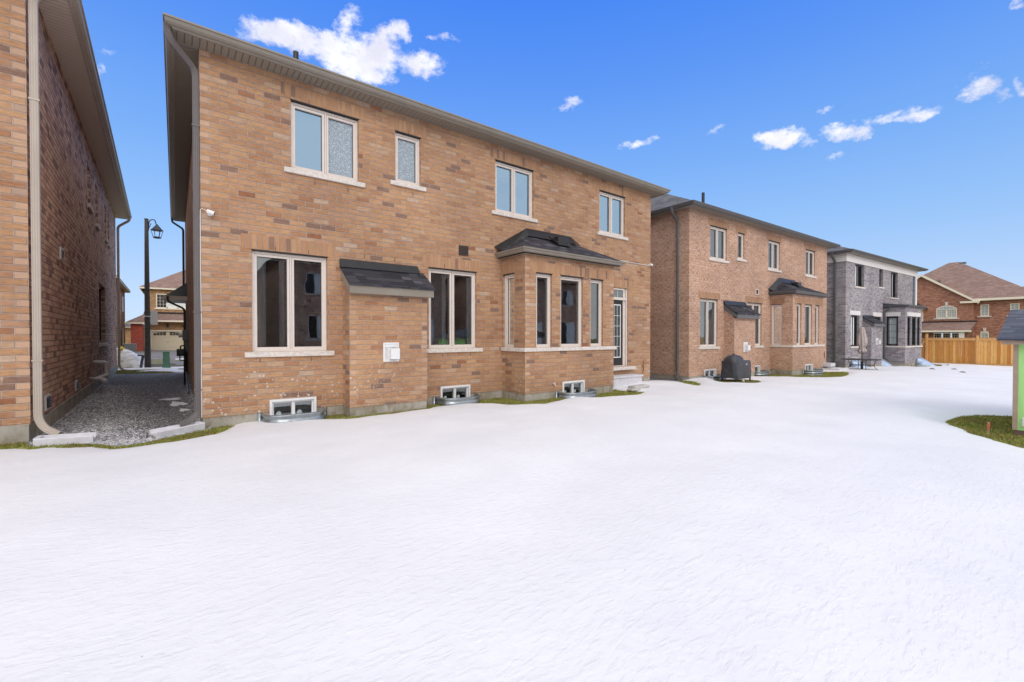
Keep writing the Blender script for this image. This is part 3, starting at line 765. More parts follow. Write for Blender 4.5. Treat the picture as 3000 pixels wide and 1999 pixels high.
    mb.build('fascia', P['metal'], ro)
    mb = MB(); mb.mesh([(RX0 - .01, -.02, zt_ + .17), (RX1 - .14, -.02, zt_ + .17), (RX1 - .14, -.006, zt_ + .17), (RX0 - .01, -.006, zt_ + .17), (RX0 - .01, -.09, zt_ + .0), (RX1 - .10, -.09, zt_ + .0), (RX1 - .1, -.006, zt_ + .0), (RX0 - .01, -.006, zt_ + .0)],
                       [(0, 1, 2, 3), (4, 7, 6, 5), (0, 4, 5, 1), (1, 5, 6, 2), (2, 6, 7, 3), (3, 7, 4, 0)])
    mb.build('flashing', 'black_metal', ro)
    # gas fireplace vent on the bump
    vx = b0 + .66; vz = zc(-.52); mb = MB(); FV = Fr((0, -bd2), (1, 0), (0, 1))
    rail(mb, FV, vx, vx + .33, vz, vz + .39, .035, -.03, 0); mb.fbox(FV, vx + .035, vx + .295, -.015, -.002, vz + .035, vz + .355)
    mb.fbox(FV, vx + .04, vx + .29, -.034, -.016, vz + .29, vz + .352)
    v = mb.build('gas_vent', 'white_vinyl', H, bevel=.003)
    mb = MB(); mb.fbox(FV, vx + .11, vx + .30, -.15, -.10, vz + .055, vz + .27)
    mb.fbox(FV, vx + .13, vx + .15, -.10, -.016, vz + .06, vz + .26); mb.fbox(FV, vx + .27, vx + .29, -.10, -.016, vz + .06, vz + .26); mb.build('vent_shield', 'white_vinyl', v, bevel=.003)
    mb = MB(); mb.fbox(FV, vx + .045, vx + .1, -.018, -.016, vz + .06, vz + .27); mb.build('vent_opening', 'pvc_grey' if not P.get('grey') else 'gasket_and_shadow', v)
    return H

def bay_roof(H, bx0, bx1, bd, zb, ridge, P, lean=False):
    """hipped roof over the bay with black flashing on the wall, and its gutter"""
    oh = .22; a0, a1, y0 = bx0 - oh, bx1 + oh, -bd - oh
    z1 = zb + .13
    mb = MB()
    if not lean:
        r0, r1, zt = ridge
        A, B, C_, D = (a0, y0, z1), (a1, y0, z1), (a1, -.002, z1), (a0, -.002, z1); E_, F_ = (r0, -.002, zt), (r1, -.002, zt)
        # lower-pitched: ridge sits on the wall
        mb.face([A, B, F_, E_]); mb.face([B, C_, F_]); mb.face([D, A, E_]); mb.face([C_, D, E_, F_]); mb.face([A, D, C_, B])
    else:
        zt = ridge; A, B, C_, D = (a0, y0, z1), (a1, y0, z1), (a1, -.002, z1), (a0, -.002, z1)
        mb.face([A, B, (a1, -.002, zt), (a0, -.002, zt)]); mb.face([B, C_, (a1, -.002, zt)]); mb.face([D, A, (a0, -.002, zt)]); mb.face([A, D, C_, B]); mb.face([D, C_, (a1, -.002, zt), (a0, -.002, zt)])
    ro = mb.build('bay_roof', P['bshingle'], H)
    mb = MB(); z = zb
    prof = [(-.2, z), (-.1, z - .0), (-.1, z + .025), (-.06, z + .03), (-.03, z + .042), (-.01, z + .09), (-.0, z + .095), (.02, z + .10), (.024, z + .13), (.008, z + .134), (.008, z + .125), (-.2, z + .125)]
    path = [(a0, 0, 0), (a0, y0, 0), (a1, y0, 0), (a1, 0, 0)]
    mb.sweep(path, prof); mb.build('gutter', P['metal'], ro)
    mb = MB(); mb.box(a0 + .1, a1 - .1, y0 + .1, 0, z + .002, z + .03); mb.build('soffit', P['metal'], ro)
    if not lean:
        mb = MB(); t = .16
        q = [(a0 - .02, z1 - .02), (r0, zt), (r1, zt), (a1 + .02, z1 - .02)]
        up_ = [(a0 - .03, z1 + .16), (r0 + .05, zt + .19), (r1 - .05, zt + .18), (r1 + .34, zt - .02), (a1 + .02, z1 + .02)]
        # flashing: strip leaning against the wall, lower edge lying on the shingles
        low = [(a0 + .16, -.26, z1 + .01), (r0 - .02, -.16, zt - .045), (r1 - .06, -.16, zt - .05), (r1 + .2, -.16, zt - .17), (a1 - .1, -.02, z1 + .015)]
        top = [(u[0], -.006, u[1]) for u in up_]
        for i in range(4):
            mb.face([low[i], low[i + 1], top[i + 1], top[i]])
        o = mb.build('flashing', 'black_metal', ro); md = o.modifiers.new('thick', 'SOLIDIFY'); md.thickness = .006
        # louvre vent lying on the slope
        s = (zt - z1) / (-y0); fx = r0 + .62
        mb = MB(); y_a, y_b = -.62, -.25
        def rz(yy): return zt + (yy) * s
        mb.mesh([(fx, y_a, rz(y_a) + .05), (fx + .5, y_a, rz(y_a) + .05), (fx + .5, y_b, rz(y_b) + .11), (fx, y_b, rz(y_b) + .11), (fx, y_a, rz(y_a) + .09), (fx + .5, y_a, rz(y_a) + .09), (fx + .5, y_b, rz(y_b) + .15), (fx, y_b, rz(y_b) + .15)],
                [(0, 3, 2, 1), (4, 5, 6, 7), (0, 1, 5, 4), (1, 2, 6, 5), (2, 3, 7, 6), (3, 0, 4, 7)])
        mb.box(fx + .06, fx + .44, y_a + .08, y_b - .02, rz(y_a), rz(y_b) + .1)
        mb.build('roof_louvre', 'black_plastic', ro)
    else:
        mb = MB(); mb.box(a0, a1 - .5, -.03, -.004, zt - .06, zt + .09); mb.build('flashing', 'black_metal', ro)
    return ro

# ================================================================== SETTING
# snow edge, world coordinates (snow lies on the near side of this line)
EDGE = [(-60, 9.3), (-12, 8.95), (-6, 8.8), (-3, 8.78), (-1.85, 8.70), (-1.69, 8.65), (-1.52, 8.52), (-1.38, 8.58), (-1.16, 8.38), (-.93, 8.30), (-.67, 7.98), (-.51, 8.0), (-.24, 8.08), (-.06, 8.15),
        (.24, 8.27), (.46, 8.40), (.70, 8.70), (.86, 9.2), (1.2, 9.25), (1.9, 9.25), (2.12, 9.0), (2.22, 8.66), (2.59, 8.45), (3.4, 8.47), (3.95, 8.52), (4.3, 8.52), (4.5, 8.75), (5.2, 8.75),
        (5.55, 8.55), (5.85, 8.35), (6.0, 7.95), (6.65, 7.58), (7.1, 7.62), (7.9, 7.95), (8.4, 7.62), (9.24, 7.44), (10.1, 7.38), (10.5, 7.62), (10.25, 8.2), (10.3, 8.7), (11.2, 9.2), (12.6, 9.3), (13.3, 9.7),
        (13.85, 9.2), (14.0, 8.5), (13.6, 8.05), (13.55, 7.75), (14.2, 8.0), (14.75, 8.55), (14.9, 9.1), (15.2, 9.2), (18.4, 9.1), (18.9, 8.4), (19.5, 8.0), (20.3, 7.75), (20.5, 7.25), (21.2, 6.55), (22.6, 6.35), (24.2, 6.6), (25.8, 7.0),
        (26.5, 7.4), (25.6, 7.8), (24.9, 8.6), (27.4, 8.9), (28.6, 9.6), (30.2, 9.), (33.6, 8.3), (34.4, 7.35), (35.2, 7.1), (35.9, 7.6), (36.3, 7.3), (36.2, 6.4), (38.0, 6.0), (39.4, 5.75), (41.8, 6.1), (42.4, 6.7), (41.2, 7.3), (39.6, 7.6), (39.8, 9.0),
        (43.3, 30.), (60, 40), (60, 80), (-60, 80)]
SHEDP = [(11.1, 1.53), (11.4, 1.60), (11.95, 1.58), (12.5, 1.55), (13.0, 1.38), (13.5, .9), (13.8, -1.6), (12, -3.2), (9.4, -3), (8.7, -1.), (9.1, .15), (9.37, .5), (9.63, .74), (10.0, .95), (10.37, 1.17), (10.72, 1.36)]
BBQP = [(15.25, 7.62), (15.6, 7.25), (16.1, 7.1), (16.8, 7.15), (17.4, 7.5), (17.3, 8.1), (16.5, 8.5), (15.5, 8.4)]
def sdf(px, py, poly):
    d = np.full(px.shape, 1e9); inside = np.zeros(px.shape, bool); n = len(poly)
    for i in range(n):
        ax, ay = poly[i]; bx, by = poly[(i + 1) % n]
        ex, ey = bx - ax, by - ay; wx, wy = px - ax, py - ay
        tt = np.clip((wx * ex + wy * ey) / (ex * ex + ey * ey), 0, 1)
        d = np.minimum(d, (wx - ex * tt) ** 2 + (wy - ey * tt) ** 2)
        c = ((ay > py) != (by > py)) & (px < ex * (py - ay) / (ey if abs(ey) > 1e-9 else 1e-9) + ax); inside ^= c
    d = np.sqrt(d); return np.where(inside, -d, d)      # negative inside bare ground
def snow_sd(x, y):
    a = sdf(x, y, EDGE); b = sdf(x, y, SHEDP); c = sdf(x, y, BBQP)
    return np.minimum(np.minimum(a, b), c) + .035 * fbm(x, y, 5., 4, 3) + .016 * fbm(x, y, 21., 3, 17)
def snow_h(x, y):
    sd = snow_sd(x, y)
    nearshed = np.exp(-((x - 12.0) ** 2 / 3. + (y - 2.2) ** 2 / .9))
    T = .06 + .022 * fbm(x, y, .55, 3, 11) + .012 * fbm(x, y, 2.2, 3, 5) + .05 * np.exp(-((x - 15.4) ** 2 / 1.5 + (y - 8.3) ** 2 / .3))
    T = T + .09 * nearshed + .09 * np.exp(-((x - 11.9) ** 2 / 1.2 + (y - 8.6) ** 2 / .25))
    w = .45 + .4 * nearshed
    s = np.clip(sd / w, -.3, 1); e = np.where(s > 0, 1 - (1 - s) ** 2.2, s * .5)
    return G(x, y) + T * e + .006 * fbm(x, y, 6., 2, 8) * np.clip(sd * 3, 0, 1)

# ground sheet
gx = np.concatenate([np.linspace(-400, -12, 14), np.linspace(-8, 60, 69), np.linspace(80, 500, 14)])
gy = np.concatenate([np.linspace(-300, -20, 8), np.linspace(-15, 60, 38), np.linspace(80, 900, 14)])
XX, YY = np.meshgrid(gx, gy); ZZ = G(XX, YY); nx, ny = len(gx), len(gy)
mb = MB(); mb.v = [tuple(v) for v in np.stack([XX.ravel(), YY.ravel(), ZZ.ravel()], 1)]
mb.f = [(j * nx + i, j * nx + i + 1, (j + 1) * nx + i + 1, (j + 1) * nx + i) for j in range(ny - 1) for i in range(nx - 1)]; mb.mi = [0] * len(mb.f)
tag(mb.build('ground', 'turf', smooth=True), kind='structure')
# snow sheet
gx = np.concatenate([np.linspace(-60, -13, 30), np.arange(-12, -3, .2), np.arange(-3, 14.5, .06), np.arange(14.5, 30, .1), np.arange(30, 43.2, .16)])
gy = np.concatenate([np.linspace(-45, -7, 30), np.arange(-6.5, .2, .18), np.arange(.2, 1.9, .05), np.arange(1.9, 5.6, .14), np.arange(5.6, 9.8, .05)])
XX, YY = np.meshgrid(gx, gy); ZZ = snow_h(XX, YY); SD = snow_sd(XX, YY); nx, ny = len(gx), len(gy)
me = bpy.data.meshes.new('snow'); vid = np.arange(nx * ny).reshape(ny, nx)
q = np.stack([vid[:-1, :-1], vid[:-1, 1:], vid[1:, 1:], vid[1:, :-1]], -1).reshape(-1, 4)
keep = (SD.ravel()[q].max(1) > -.12); q = q[keep]
used = np.unique(q); remap = -np.ones(nx * ny, int); remap[used] = np.arange(len(used))
vs = np.stack([XX.ravel(), YY.ravel(), ZZ.ravel()], 1)[used]
me.from_pydata(vs.tolist(), [], remap[q].tolist()); me.materials.append(MATS['snow'])
me.polygons.foreach_set('use_smooth', [True] * len(me.polygons)); me.update()
sn = bpy.data.objects.new('snow', me); COL.objects.link(sn); tag(sn, kind='structure')

# gravel strip between the two near houses, and between the others
def flat(name, poly, mat, dz=.004, kind='structure', sub=None):
    mb = MB(); mb.face([(x, y, Gf(x, y) + dz) for x, y in poly]); o = mb.build(name, mat, recalc=False)
    if o.data.polygons[0].normal.z < 0: o.data.flip_normals()
    return tag(o, kind=kind)
GRAV = [(-1.75, 9.2), (-1.60, 8.78), (-1.1, 8.60), (-.85, 8.42), (-.66, 8.14), (-.42, 8.20), (-.1, 8.5), (.2, 8.72), (.45, 8.82), (.55, 9.2), (.52, 23.2), (-2.2, 23.2)]
flat('gravel', GRAV, 'gravel_stone')
flat('gravel', [(12.6, 9.9), (13.4, 9.62), (14.1, 9.0), (15.2, 9.1), (15.6, 23), (12.6, 23)], 'gravel_stone')
# loose stones
def chips():
    pts = []; P = np.array(GRAV)
    xs = np.random.uniform(-1.75, .5, 90000); ys = 8.1 + np.random.rand(90000) ** 1.7 * 10
    ok = (sdf(xs, ys, GRAV) < -.02) & (xs > -1.72); xs, ys = xs[ok][:17000], ys[ok][:17000]
    n = len(xs); r = np.random.uniform(.010, .024, n); zs = G(xs, ys) + .004
    base = np.array([(1, 0, 0), (.2, 1, .1), (-1, .1, 0), (-.1, -1, .1), (.1, .1, .8), (0, 0, -.5)])
    F = np.array([(0, 1, 4), (1, 2, 4), (2, 3, 4), (3, 0, 4)])
    th = np.random.uniform(0, 6.28, n); c, s = np.cos(th), np.sin(th)
    V = np.repeat(base[None], n, 0) * (r[:, None, None] * np.random.uniform(.6, 1.3, (n, 6, 3)))
    X = V[..., 0] * c[:, None] - V[..., 1] * s[:, None] + xs[:, None]; Y = V[..., 0] * s[:, None] + V[..., 1] * c[:, None] + ys[:, None]; Z = V[..., 2] * .8 + zs[:, None] + .002
    me = bpy.data.meshes.new('loose_gravel'); me.from_pydata(np.stack([X, Y, Z], -1).reshape(-1, 3).tolist(), [], (F[None] + 6 * np.arange(n)[:, None, None]).reshape(-1, 3).tolist())
    me.materials.append(MATS['stone_chip']); o = bpy.data.objects.new('loose_gravel', me); COL.objects.link(o)
    tag(o, 'loose grey gravel covering the passage between the two nearest houses', 'gravel', kind='stuff')
chips()
# grass blades on the bare strips
def blades():
    out = []
    def area(poly, n, yoff=.0):
        p = np.array(poly); x = np.random.uniform(p[:, 0].min(), p[:, 0].max(), n); y = np.random.uniform(p[:, 1].min(), p[:, 1].max(), n)
        ok = (sdf(x, y, poly) < 0) & (snow_sd(x, y) < .03); return x[ok], y[ok]
    A = []
    A.append(area([(-4, 9.05), (-4, 8.5), (-1.8, 8.5), (-.6, 7.8), (.3, 8.1), (.9, 8.6), (.9, 9.02), (.6, 9.02), (.3, 8.85), (-.1, 8.5), (-.42, 8.2), (-.66, 8.14), (-.85, 8.42), (-1.1, 8.60), (-1.62, 8.74), (-1.66, 9.08)], 34000))
    A.append(area([(1.9, 8.3), (5.9, 8.3), (6.3, 7.3), (9.9, 7.2), (10.9, 7.3), (10.6, 8.9), (9.9, 8.9), (9.8, 8.1), (6.6, 8.1), (6.55, 8.9), (4.35, 8.95), (4.3, 8.62), (2.7, 8.62), (2.6, 8.9), (1.9, 8.9)], 52000))
    A.append(area(SHEDP, 60000))
    A.append(area([(13.3, 7.6), (15, 7.6), (15, 9), (13.3, 9)], 6000)); A.append(area([(18.3, 6.2), (26.8, 6.2), (26.8, 7.9), (24.6, 8.5), (18.3, 8.3)], 34000))
    A.append(area(BBQP, 9000)); A.append(area([(36, 5.6), (42.6, 5.6), (42.6, 7.5), (39.2, 7.6), (39.1, 6.6), (36, 6.7)], 12000)); A.append(area([(34.0, 6.9), (36, 6.9), (36, 7.9), (34, 7.9)], 4000))
    A.append(area([(-2.2, 23.2), (.6, 23.2), (.6, 26), (-2.2, 26)], 9000))
    x = np.concatenate([a[0] for a in A]); y = np.concatenate([a[1] for a in A]); n = len(x)
    z = G(x, y); h = np.random.uniform(.012, .04, n); w = np.random.uniform(.002, .0045, n) * (1 + .06 * np.hypot(x, y)); th = np.random.uniform(0, 6.28, n); lean = np.random.uniform(0, .035, n); t2 = np.random.uniform(0, 6.28, n)
    a = np.stack([x + np.cos(th) * w, y + np.sin(th) * w, z - .003], -1); b = np.stack([x - np.cos(th) * w, y - np.sin(th) * w, z - .003], -1)
    c = np.stack([x + np.cos(t2) * lean, y + np.sin(t2) * lean, z + h], -1)
    V = np.stack([a, b, c], 1).reshape(-1, 3); me = bpy.data.meshes.new('grass'); me.from_pydata(V.tolist(), [], np.arange(3 * n).reshape(-1, 3).tolist())
    me.materials.append(MATS['blade']); o = bpy.data.objects.new('grass', me); COL.objects.link(o)
    tag(o, 'short matted green and brown grass showing where the snow has melted', 'grass', kind='stuff')
blades()
# leftover snow beyond and inside the passage, road and kerbs
def drift(name, cx, cy, rx, ry, h, seed, mat='snow', n=28, label=None):
    mb = MB(); vs = []; fs = []
    zb = Gf(cx, cy)
    for j in range(n // 2 + 1):
        rr = j / (n // 2)
        for i in range(n):
            th = 2 * math.pi * i / n; k = 1 + .22 * math.sin(th * 3 + seed) + .13 * math.sin(th * 5 + seed * 2) + .07 * math.sin(th * 9 + seed)
            x = cx + rx * rr * k * math.cos(th); y = cy + ry * rr * k * math.sin(th)
            hh = h * max(0, 1 - rr ** 2.2) * (1 + .12 * float(fbm(x, y, 2.5, 3, seed))) if rr < 1 else -.03
            vs.append((x, y, zb + hh + (.004 if rr < 1 else 0)))
    for j in range(n // 2):
        for i in range(n): fs.append((j * n + i, j * n + (i + 1) % n, (j + 1) * n + (i + 1) % n, (j + 1) * n + i))
    mb.mesh(vs, fs); o = mb.build(name, mat, smooth=True, recalc=False)
    return o
def gap(o): return tag(o, kind='structure')
gap(drift('snow_patch', .02, 12.6, .20, .55, .03, 2)); gap(drift('snow_patch', -.12, 13.6, .28, .3, .03, 5)); gap(drift('snow_patch', .12, 11.5, .12, .34, .02, 8))
gap(drift('snow_patch', -.5, 24.9, 1.0, .55, .06, 4)); gap(drift('snow_patch', -1.4, 25.9, 1.4, .35, .08, 9)); gap(drift('snow_patch', .3, 23.9, .5, .4, .06, 1)); gap(drift('snow_patch', -.6, 26.9, 2.4, .35, .05, 7))
def strip(name, y0, y1, mat, dz, h=None):
    mb = MB(); xs = np.linspace(-60, 60, 25)
    if h is None:
        for a, b in zip(xs, xs[1:]): mb.face([(a, y0, Gf(a) + dz), (b, y0, Gf(b) + dz), (b, y1, Gf(b) + dz), (a, y1, Gf(a) + dz)])
    else:
        for a, b in zip(xs, xs[1:]): mb.box(a, b - .003, y0, y1, Gf(a) - .1, Gf(a) + h)
    return tag(mb.build(name, mat, recalc=h is not None), kind='structure')
strip('kerb', 27.9, 28.1, 'kerb_concrete', 0, .12); strip('road', 28.1, 34.0, 'road_asphalt', .008); strip('kerb', 34.0, 34.2, 'kerb_concrete', 0, .12)
strip('pavement', 35.6, 37.2, 'pale_concrete', .012)
flat('driveway', [(-3.2, 37.2), (1.4, 37.2), (1.2, 59.6), (-2.6, 59.6)], 'driveway_wet', .01)
gap(drift('snow_patch', -1., 34.8, 3.2, .35, .12, 3)); gap(drift('snow_patch', 2.5, 36, 2.4, 1, .15, 6))
o = drift('snow_bank', -2.35, 28.6, 1.35, 1.5, .92, 3, 'dirty_snow', 36); tag(o, 'ploughed heap of dirty snow by the road beyond the gravel passage', 'snow bank')
# far wooded hill
mb = MB(); hs = []
N = 120; vs = []
for i in range(N + 1):
    x = -260 + 420 * i / N; t = i / N
    h = 14 + 5 * math.sin(t * 7 + 1) + 1.2 * math.sin(t * 60) + 1.5 * random.random()
    for (yy, zz) in ((420, -2.5), (440, h * .7 + random.random()), (470, h)): vs.append((x, yy + 6 * random.random(), zz))
mb.mesh(vs, [(i * 3 + j, (i + 1) * 3 + j, (i + 1) * 3 + j + 1, i * 3 + j + 1) for i in range(N) for j in range(2)])
tag(mb.build('hill', 'treeline', recalc=False), kind='structure')

# ================================================================== HOUSES
PB = dict(brick='tan_brick', soldier='tan_soldier', frame='cream_frame', glassg='glass', metal='taupe_metal', sfx='soffit_x', sfy='soffit_y', shingle='dark_shingle', bshingle='dark_shingle',
          fnd=-1.38, eave=4.80)
U = {}
H1P = dict(PB, bump=(2.31, 3.95, .42, (.84, 1.37)), bay=(6.247, 9.463, .92), bayt=1.94, bayw=[(6.60, 7.115, -.285, 1.545), (7.41, 8.225, -.285, 1.545), (8.515, 9.02, -.285, 1.545)],
           bays=(.05, .50, -.285, 1.545), soldx=(6.45, 9.42), bw=(1.005, 4.485), baybw=7.47, door=(10.38, 11.29, -.97, 1.53),
           up=[(1.385, 2.64, 3.125, 4.405, dict(n=2, paneset=['glass_sky', 'frosted_glass'], blind=.07, label='upper double window with its right pane frosted')),
               (3.42, 4.01, 3.315, 4.40, dict(n=1, pane='frosted_glass', label='small upper window with frosted glass')),
               (6.04, 7.29, 3.13, 4.42, dict(n=2, pane='glass_sky', blind=.07)), (9.905, 11.12, 3.16, 4.44, dict(n=2, pane='glass_sky', blind=.04))],
           gr=[(.74, 2.02, -.29, 1.545, dict(n=2, blind=.09, curtain=[(.8, .98, 'curtain_cloth'), (1.2, 1.3, 'curtain_cloth')], deep=2.6)),
               (4.20, 5.475, -.29, 1.555, dict(n=2, blind=.08, curtain=[(4.62, 4.74, 'curtain_cloth'), (5.3, 5.45, 'curtain_cloth')], sill_ext=(.24, .165), deep=2.2))])
# openings of all windows are cut from this list, so keep bay glass the same list
H1 = row_house('brick_house', .348, 9.04, 0, -1.56, 0, H1P, 'tan brick two-storey house in the middle, with a frosted upper window and glazed patio door')
bay_roof(H1, 6.247, 9.463, .92, 1.94, (7.0, 8.72, 2.66), H1P)

def patio_door(H, u0, u1, z0, z1):
    F = Fr((0, 0), (1, 0), (0, 1)); mb = MB()
    mb.fbox(F, u0 + .004, u0 + .06, .03, .2, z0, z1 - .01); mb.fbox(F, u1 - .16, u1 - .004, .075, .2, z0, z1 - .01); mb.fbox(F, u1 - .06, u1 - .006, .03, .075, z0, z1 - .01)
    mb.fbox(F, u0 + .06, u1 - .16, .03, .2, z1 - .06, z1 - .01); mb.fbox(F, u0 + .06, u1 - .06, .028, .2, z1 - .38, z1 - .30); mb.fbox(F, u0 + .06, u1 - .16, .06, .2, z0, z0 + .03)
    d = mb.build('door_frame', 'cream_frame', H, bevel=.003)
    mb = MB(); mb.fbox(F, u0 + .06, u1 - .16, .10, .145, z0 + .03, z1 - .38); mb.build('door', 'black_frame', d, bevel=.002)
    mb = MB(); rail(mb, F, u0 + .16, u1 - .26, z0 + .28, z1 - .52, .03, .085, .10)
    for i in range(1, 3): x = u0 + .19 + (u1 - u0 - .48) * i / 3; mb.fbox(F, x - .006, x + .006, .088, .099, z0 + .31, z1 - .55)
    for i in range(1, 5): z = z0 + .31 + (z1 - z0 - .86) * i / 5; mb.fbox(F, u0 + .19, u1 - .29, .0885, .0985, z - .006, z + .006)
    mb.build('glazing_bars', 'white_vinyl', d)
    mb = MB(); mb.fbox(F, u0 + .18, u1 - .28, .093, .0995, z0 + .3, z1 - .54); mb.build('leaded_pane', 'leaded_glass', d)
    mb = MB(); mb.fbox(F, u0 + .07, u1 - .065, .09, .096, z1 - .295, z1 - .065); mb.build('transom_pane', 'glass', d)
    mb = MB(); x = (u0 + u1) / 2 + .03; mb.fbox(F, x - .006, x + .006, .084, .089, z1 - .3, z1 - .06); mb.fbox(F, u0 + .06, u1 - .06, .12, .13, z1 - .3, z1 - .06); mb.build('transom_blind', 'blind_cloth', d)
    mb = MB(); mb.fbox(F, u0 - .05, u1 + .22, -.16, .2, z0 - .10, z0 - .004); mb.build('door_sill', 'sill_stone', d, bevel=.006)
    mb = MB(); mb.fbox(F, u0 - .15, u1 + .12, -.004, .03, z1 + .004, z1 + .262); mb.build('lintel', 'tan_soldier', d)
patio_door(H1, 10.38, 11.29, -.97, 1.53)
# downspouts, cables, cameras and vents of the middle house
def H1_details():
    H = H1
    ox, oy = -.055, .02
    downspout(H, [(-.42, -.30, 4.86), (-.42, -.30, 4.76), (-.38, -.26, 4.64), (ox, oy, 4.42), (ox, oy, -1.30), (-.17, -.02, -1.40), (-.30, -.06, -1.45)], 'grey_spout',
              straps=[(ox, oy, 3.5), (ox, oy, .4), (ox, oy, -.9)])
    def camera(x, z, name='security_camera'):
        mb = MB(); mb.cyl((x, -.001, z), (x, -.03, z), .035, n=16); mb.cyl((x, -.03, z), (x, -.07, z + .01), .014, n=10)
        mb.cyl((x - .045, -.085, z + .03), (x + .055, -.105, z - .005), .034, .036, n=16); c = mb.build(name, 'white_paint', H, bevel=.004)
        mb = MB(); mb.cyl((x + .055, -.105, z - .005), (x + .058, -.1056, z - .006), .028, n=14); mb.build('lens', 'black_plastic', c)
    camera(.13, 2.06); camera(12.38, 2.39)
    mb = MB(); pts = [(.09, -.02, 2.10), (.05, -.014, 2.13), (.0, -.012, 2.13), (-.003, -.010, 2.05), (-.006, -.008, 1.2), (.002, -.008, 0), (-.006, -.008, -.7), (-.004, -.008, -1.37)]
    mb.sweep(arc_path(pts, .05, 3), [(-.004, -.004), (.004, -.004), (.004, .004), (-.004, .004)], up=(0, 1, 0)); mb.build('cable', 'white_paint', H)
    mb = MB(); pts = [(9.70, -.02, 2.41), (10.6, -.012, 2.395), (11.6, -.012, 2.385), (12.3, -.02, 2.38)]
    mb.sweep(pts, [(-.006, -.006), (.006, -.006), (.006, .006), (-.006, .006)], up=(0, 1, 0)); mb.build('cable', 'white_paint', H)
    def louvre(x0, x1, z0, z1, n=6):
        F = Fr((0, 0), (1, 0), (0, 1)); mb = MB(); rail(mb, F, x0, x1, z0, z1, .016, -.02, 0); mb.fbox(F, x0 + .016, x1 - .016, -.004, -.001, z0 + .016, z1 - .016)
        h = (z1 - z0 - .03) / n
        for i in range(n):
            z = z0 + .016 + h * i; mb.mesh([F(x0 + .016, -.018, z), F(x1 - .016, -.018, z), F(x1 - .016, -.005, z + h * .8), F(x0 + .016, -.005, z + h * .8), F(x0 + .016, -.022, z + .006), F(x1 - .016, -.022, z + .006), F(x1 - .016, -.009, z + h * .8 + .006), F(x0 + .016, -.009, z + h * .8 + .006)],
                [(0, 3, 2, 1), (4, 5, 6, 7), (0, 1, 5, 4), (1, 2, 6, 5), (2, 3, 7, 6), (3, 0, 4, 7)])
        mb.build('wall_vent', 'vent_dark', H)
    louvre(4.98, 5.235, 1.915, 2.145)
    mb = MB(); mb.cyl((1.78, 1.5, 5.3), (1.78, 1.5, 6.19), .055, n=16); mb.build('flue_pipe', 'black_plastic', H, smooth=False)
    mb = MB(); mb.cyl((12.05, -.05, -.84), (12.05, -.05, -1.16), .012, n=8); mb.cyl((12.05, -.05, -1.16), (11.98, -.06, -1.2), .012, n=8); mb.cyl((12.05, .0, -1.0), (12.05, -.05, -1.0), .02, n=10); mb.build('gas_pipe', 'copper', H)
    mb = MB(); mb.cyl((12.05, -.06, -.99), (12.05, -.06, -1.01), .03, n=8); mb.build('pipe_tag', 'yellow_paint', H)
    mb = MB(); mb.cyl((7.16, -.92, -1.19), (7.16, -.98, -1.2), .022, n=10); mb.cyl((7.16, -.98, -1.2), (7.18, -.98, -1.24), .014, n=8); mb.cyl((7.16, -.97, -1.17), (7.16, -.97, -1.16), .03, n=10); mb.build('garden_tap', 'pvc_grey', H)
    # dark weep slots above and below the openings
    mb = MB()
    for (x, z) in [(1.12, 1.60), (1.68, 1.60), (.86, -.44), (1.72, -.44), (1.7, 4.46), (2.35, 4.46), (1.8, 2.93), (2.42, 2.93), (3.72, 4.43), (3.82, 3.12), (4.6, 1.63), (5.2, 1.63), (4.55, -.44), (5.3, -.44), (2.75, 1.64), (3.4, 1.64), (6.5, 3.0), (7.0, 3.0)]:
        mb = MB(); mb.box(x - .004, x + .004, -.0065, .002, z - .035, z + .035); mb.build('weep_slot', 'gasket_and_shadow', H)
    # side of the house along the passage: meters, small roof
    e = MB(); e.box(-.16, -.0, 9.2, 9.5, -.15, .20); e.box(-.1, -.0, 9.26, 9.44, -.5, -.15); m = e.build('meter_box', 'slate_metal', H, bevel=.01)
    e = MB(); e.cyl((-.16, 9.35, .03), (-.26, 9.35, .03), .075, n=18); e.build('electricity_meter', 'pvc_grey', m)
    e = MB(); e.cyl((-.05, 9.35, -.5), (-.05, 9.35, -1.5), .03, n=10); e.cyl((-.05, 9.0, -.6), (-.05, 9.0, -1.5), .022, n=10); e.build('conduit', 'black_metal', H)
    e = MB(); e.box(-.32, -.12, 8.0, 8.3, -.62, -.40); e.cyl((-.22, 7.95, -.51), (-.22, 8.35, -.51), .09, n=16); g = e.build('gas_meter', 'black_plastic', H, bevel=.015)
    e = MB(); e.sweep(arc_path([(-.22, 8.15, -.45), (-.22, 8.15, -.30), (-.12, 8.15, -.30), (-.12, 8.15, -1.0), (-.12, 7.8, -1.05), (-.12, 7.8, -1.5)], .04, 3), [(.02 * math.cos(k), .02 * math.sin(k)) for k in np.linspace(0, 6.28, 8, False)], up=(0, 1, .01))
    e.sweep(arc_path([(-.24, 8.15, -.6), (-.24, 8.15, -.75), (-.14, 7.6, -.75), (-.14, 7.6, -1.5)], .04, 3), [(.016 * math.cos(k), .016 * math.sin(k)) for k in np.linspace(0, 6.28, 8, False)], up=(0, 1, .01))
    e.build('gas_pipe', 'black_metal', H)
    e = MB()
    for k, yy in enumerate(np.linspace(5.6, 7.4, 6)): e.box(-.07, -.0, yy, yy + .05, -1.35 + k * .03, -1.30 + k * .03)
    e.sweep([(-.09, 5.2, -1.48), (-.09, 6.5, -1.38), (-.09, 7.8, -1.1)], [(.02 * math.cos(k), .02 * math.sin(k)) for k in np.linspace(0, 6.28, 8, False)]); e.build('conduit', 'slate_metal', H)
    # little roof over the side entrance
    e = MB(); z0, z1, o_, ya, yb = 1.42, 1.95, .62, 10.6, 12.6
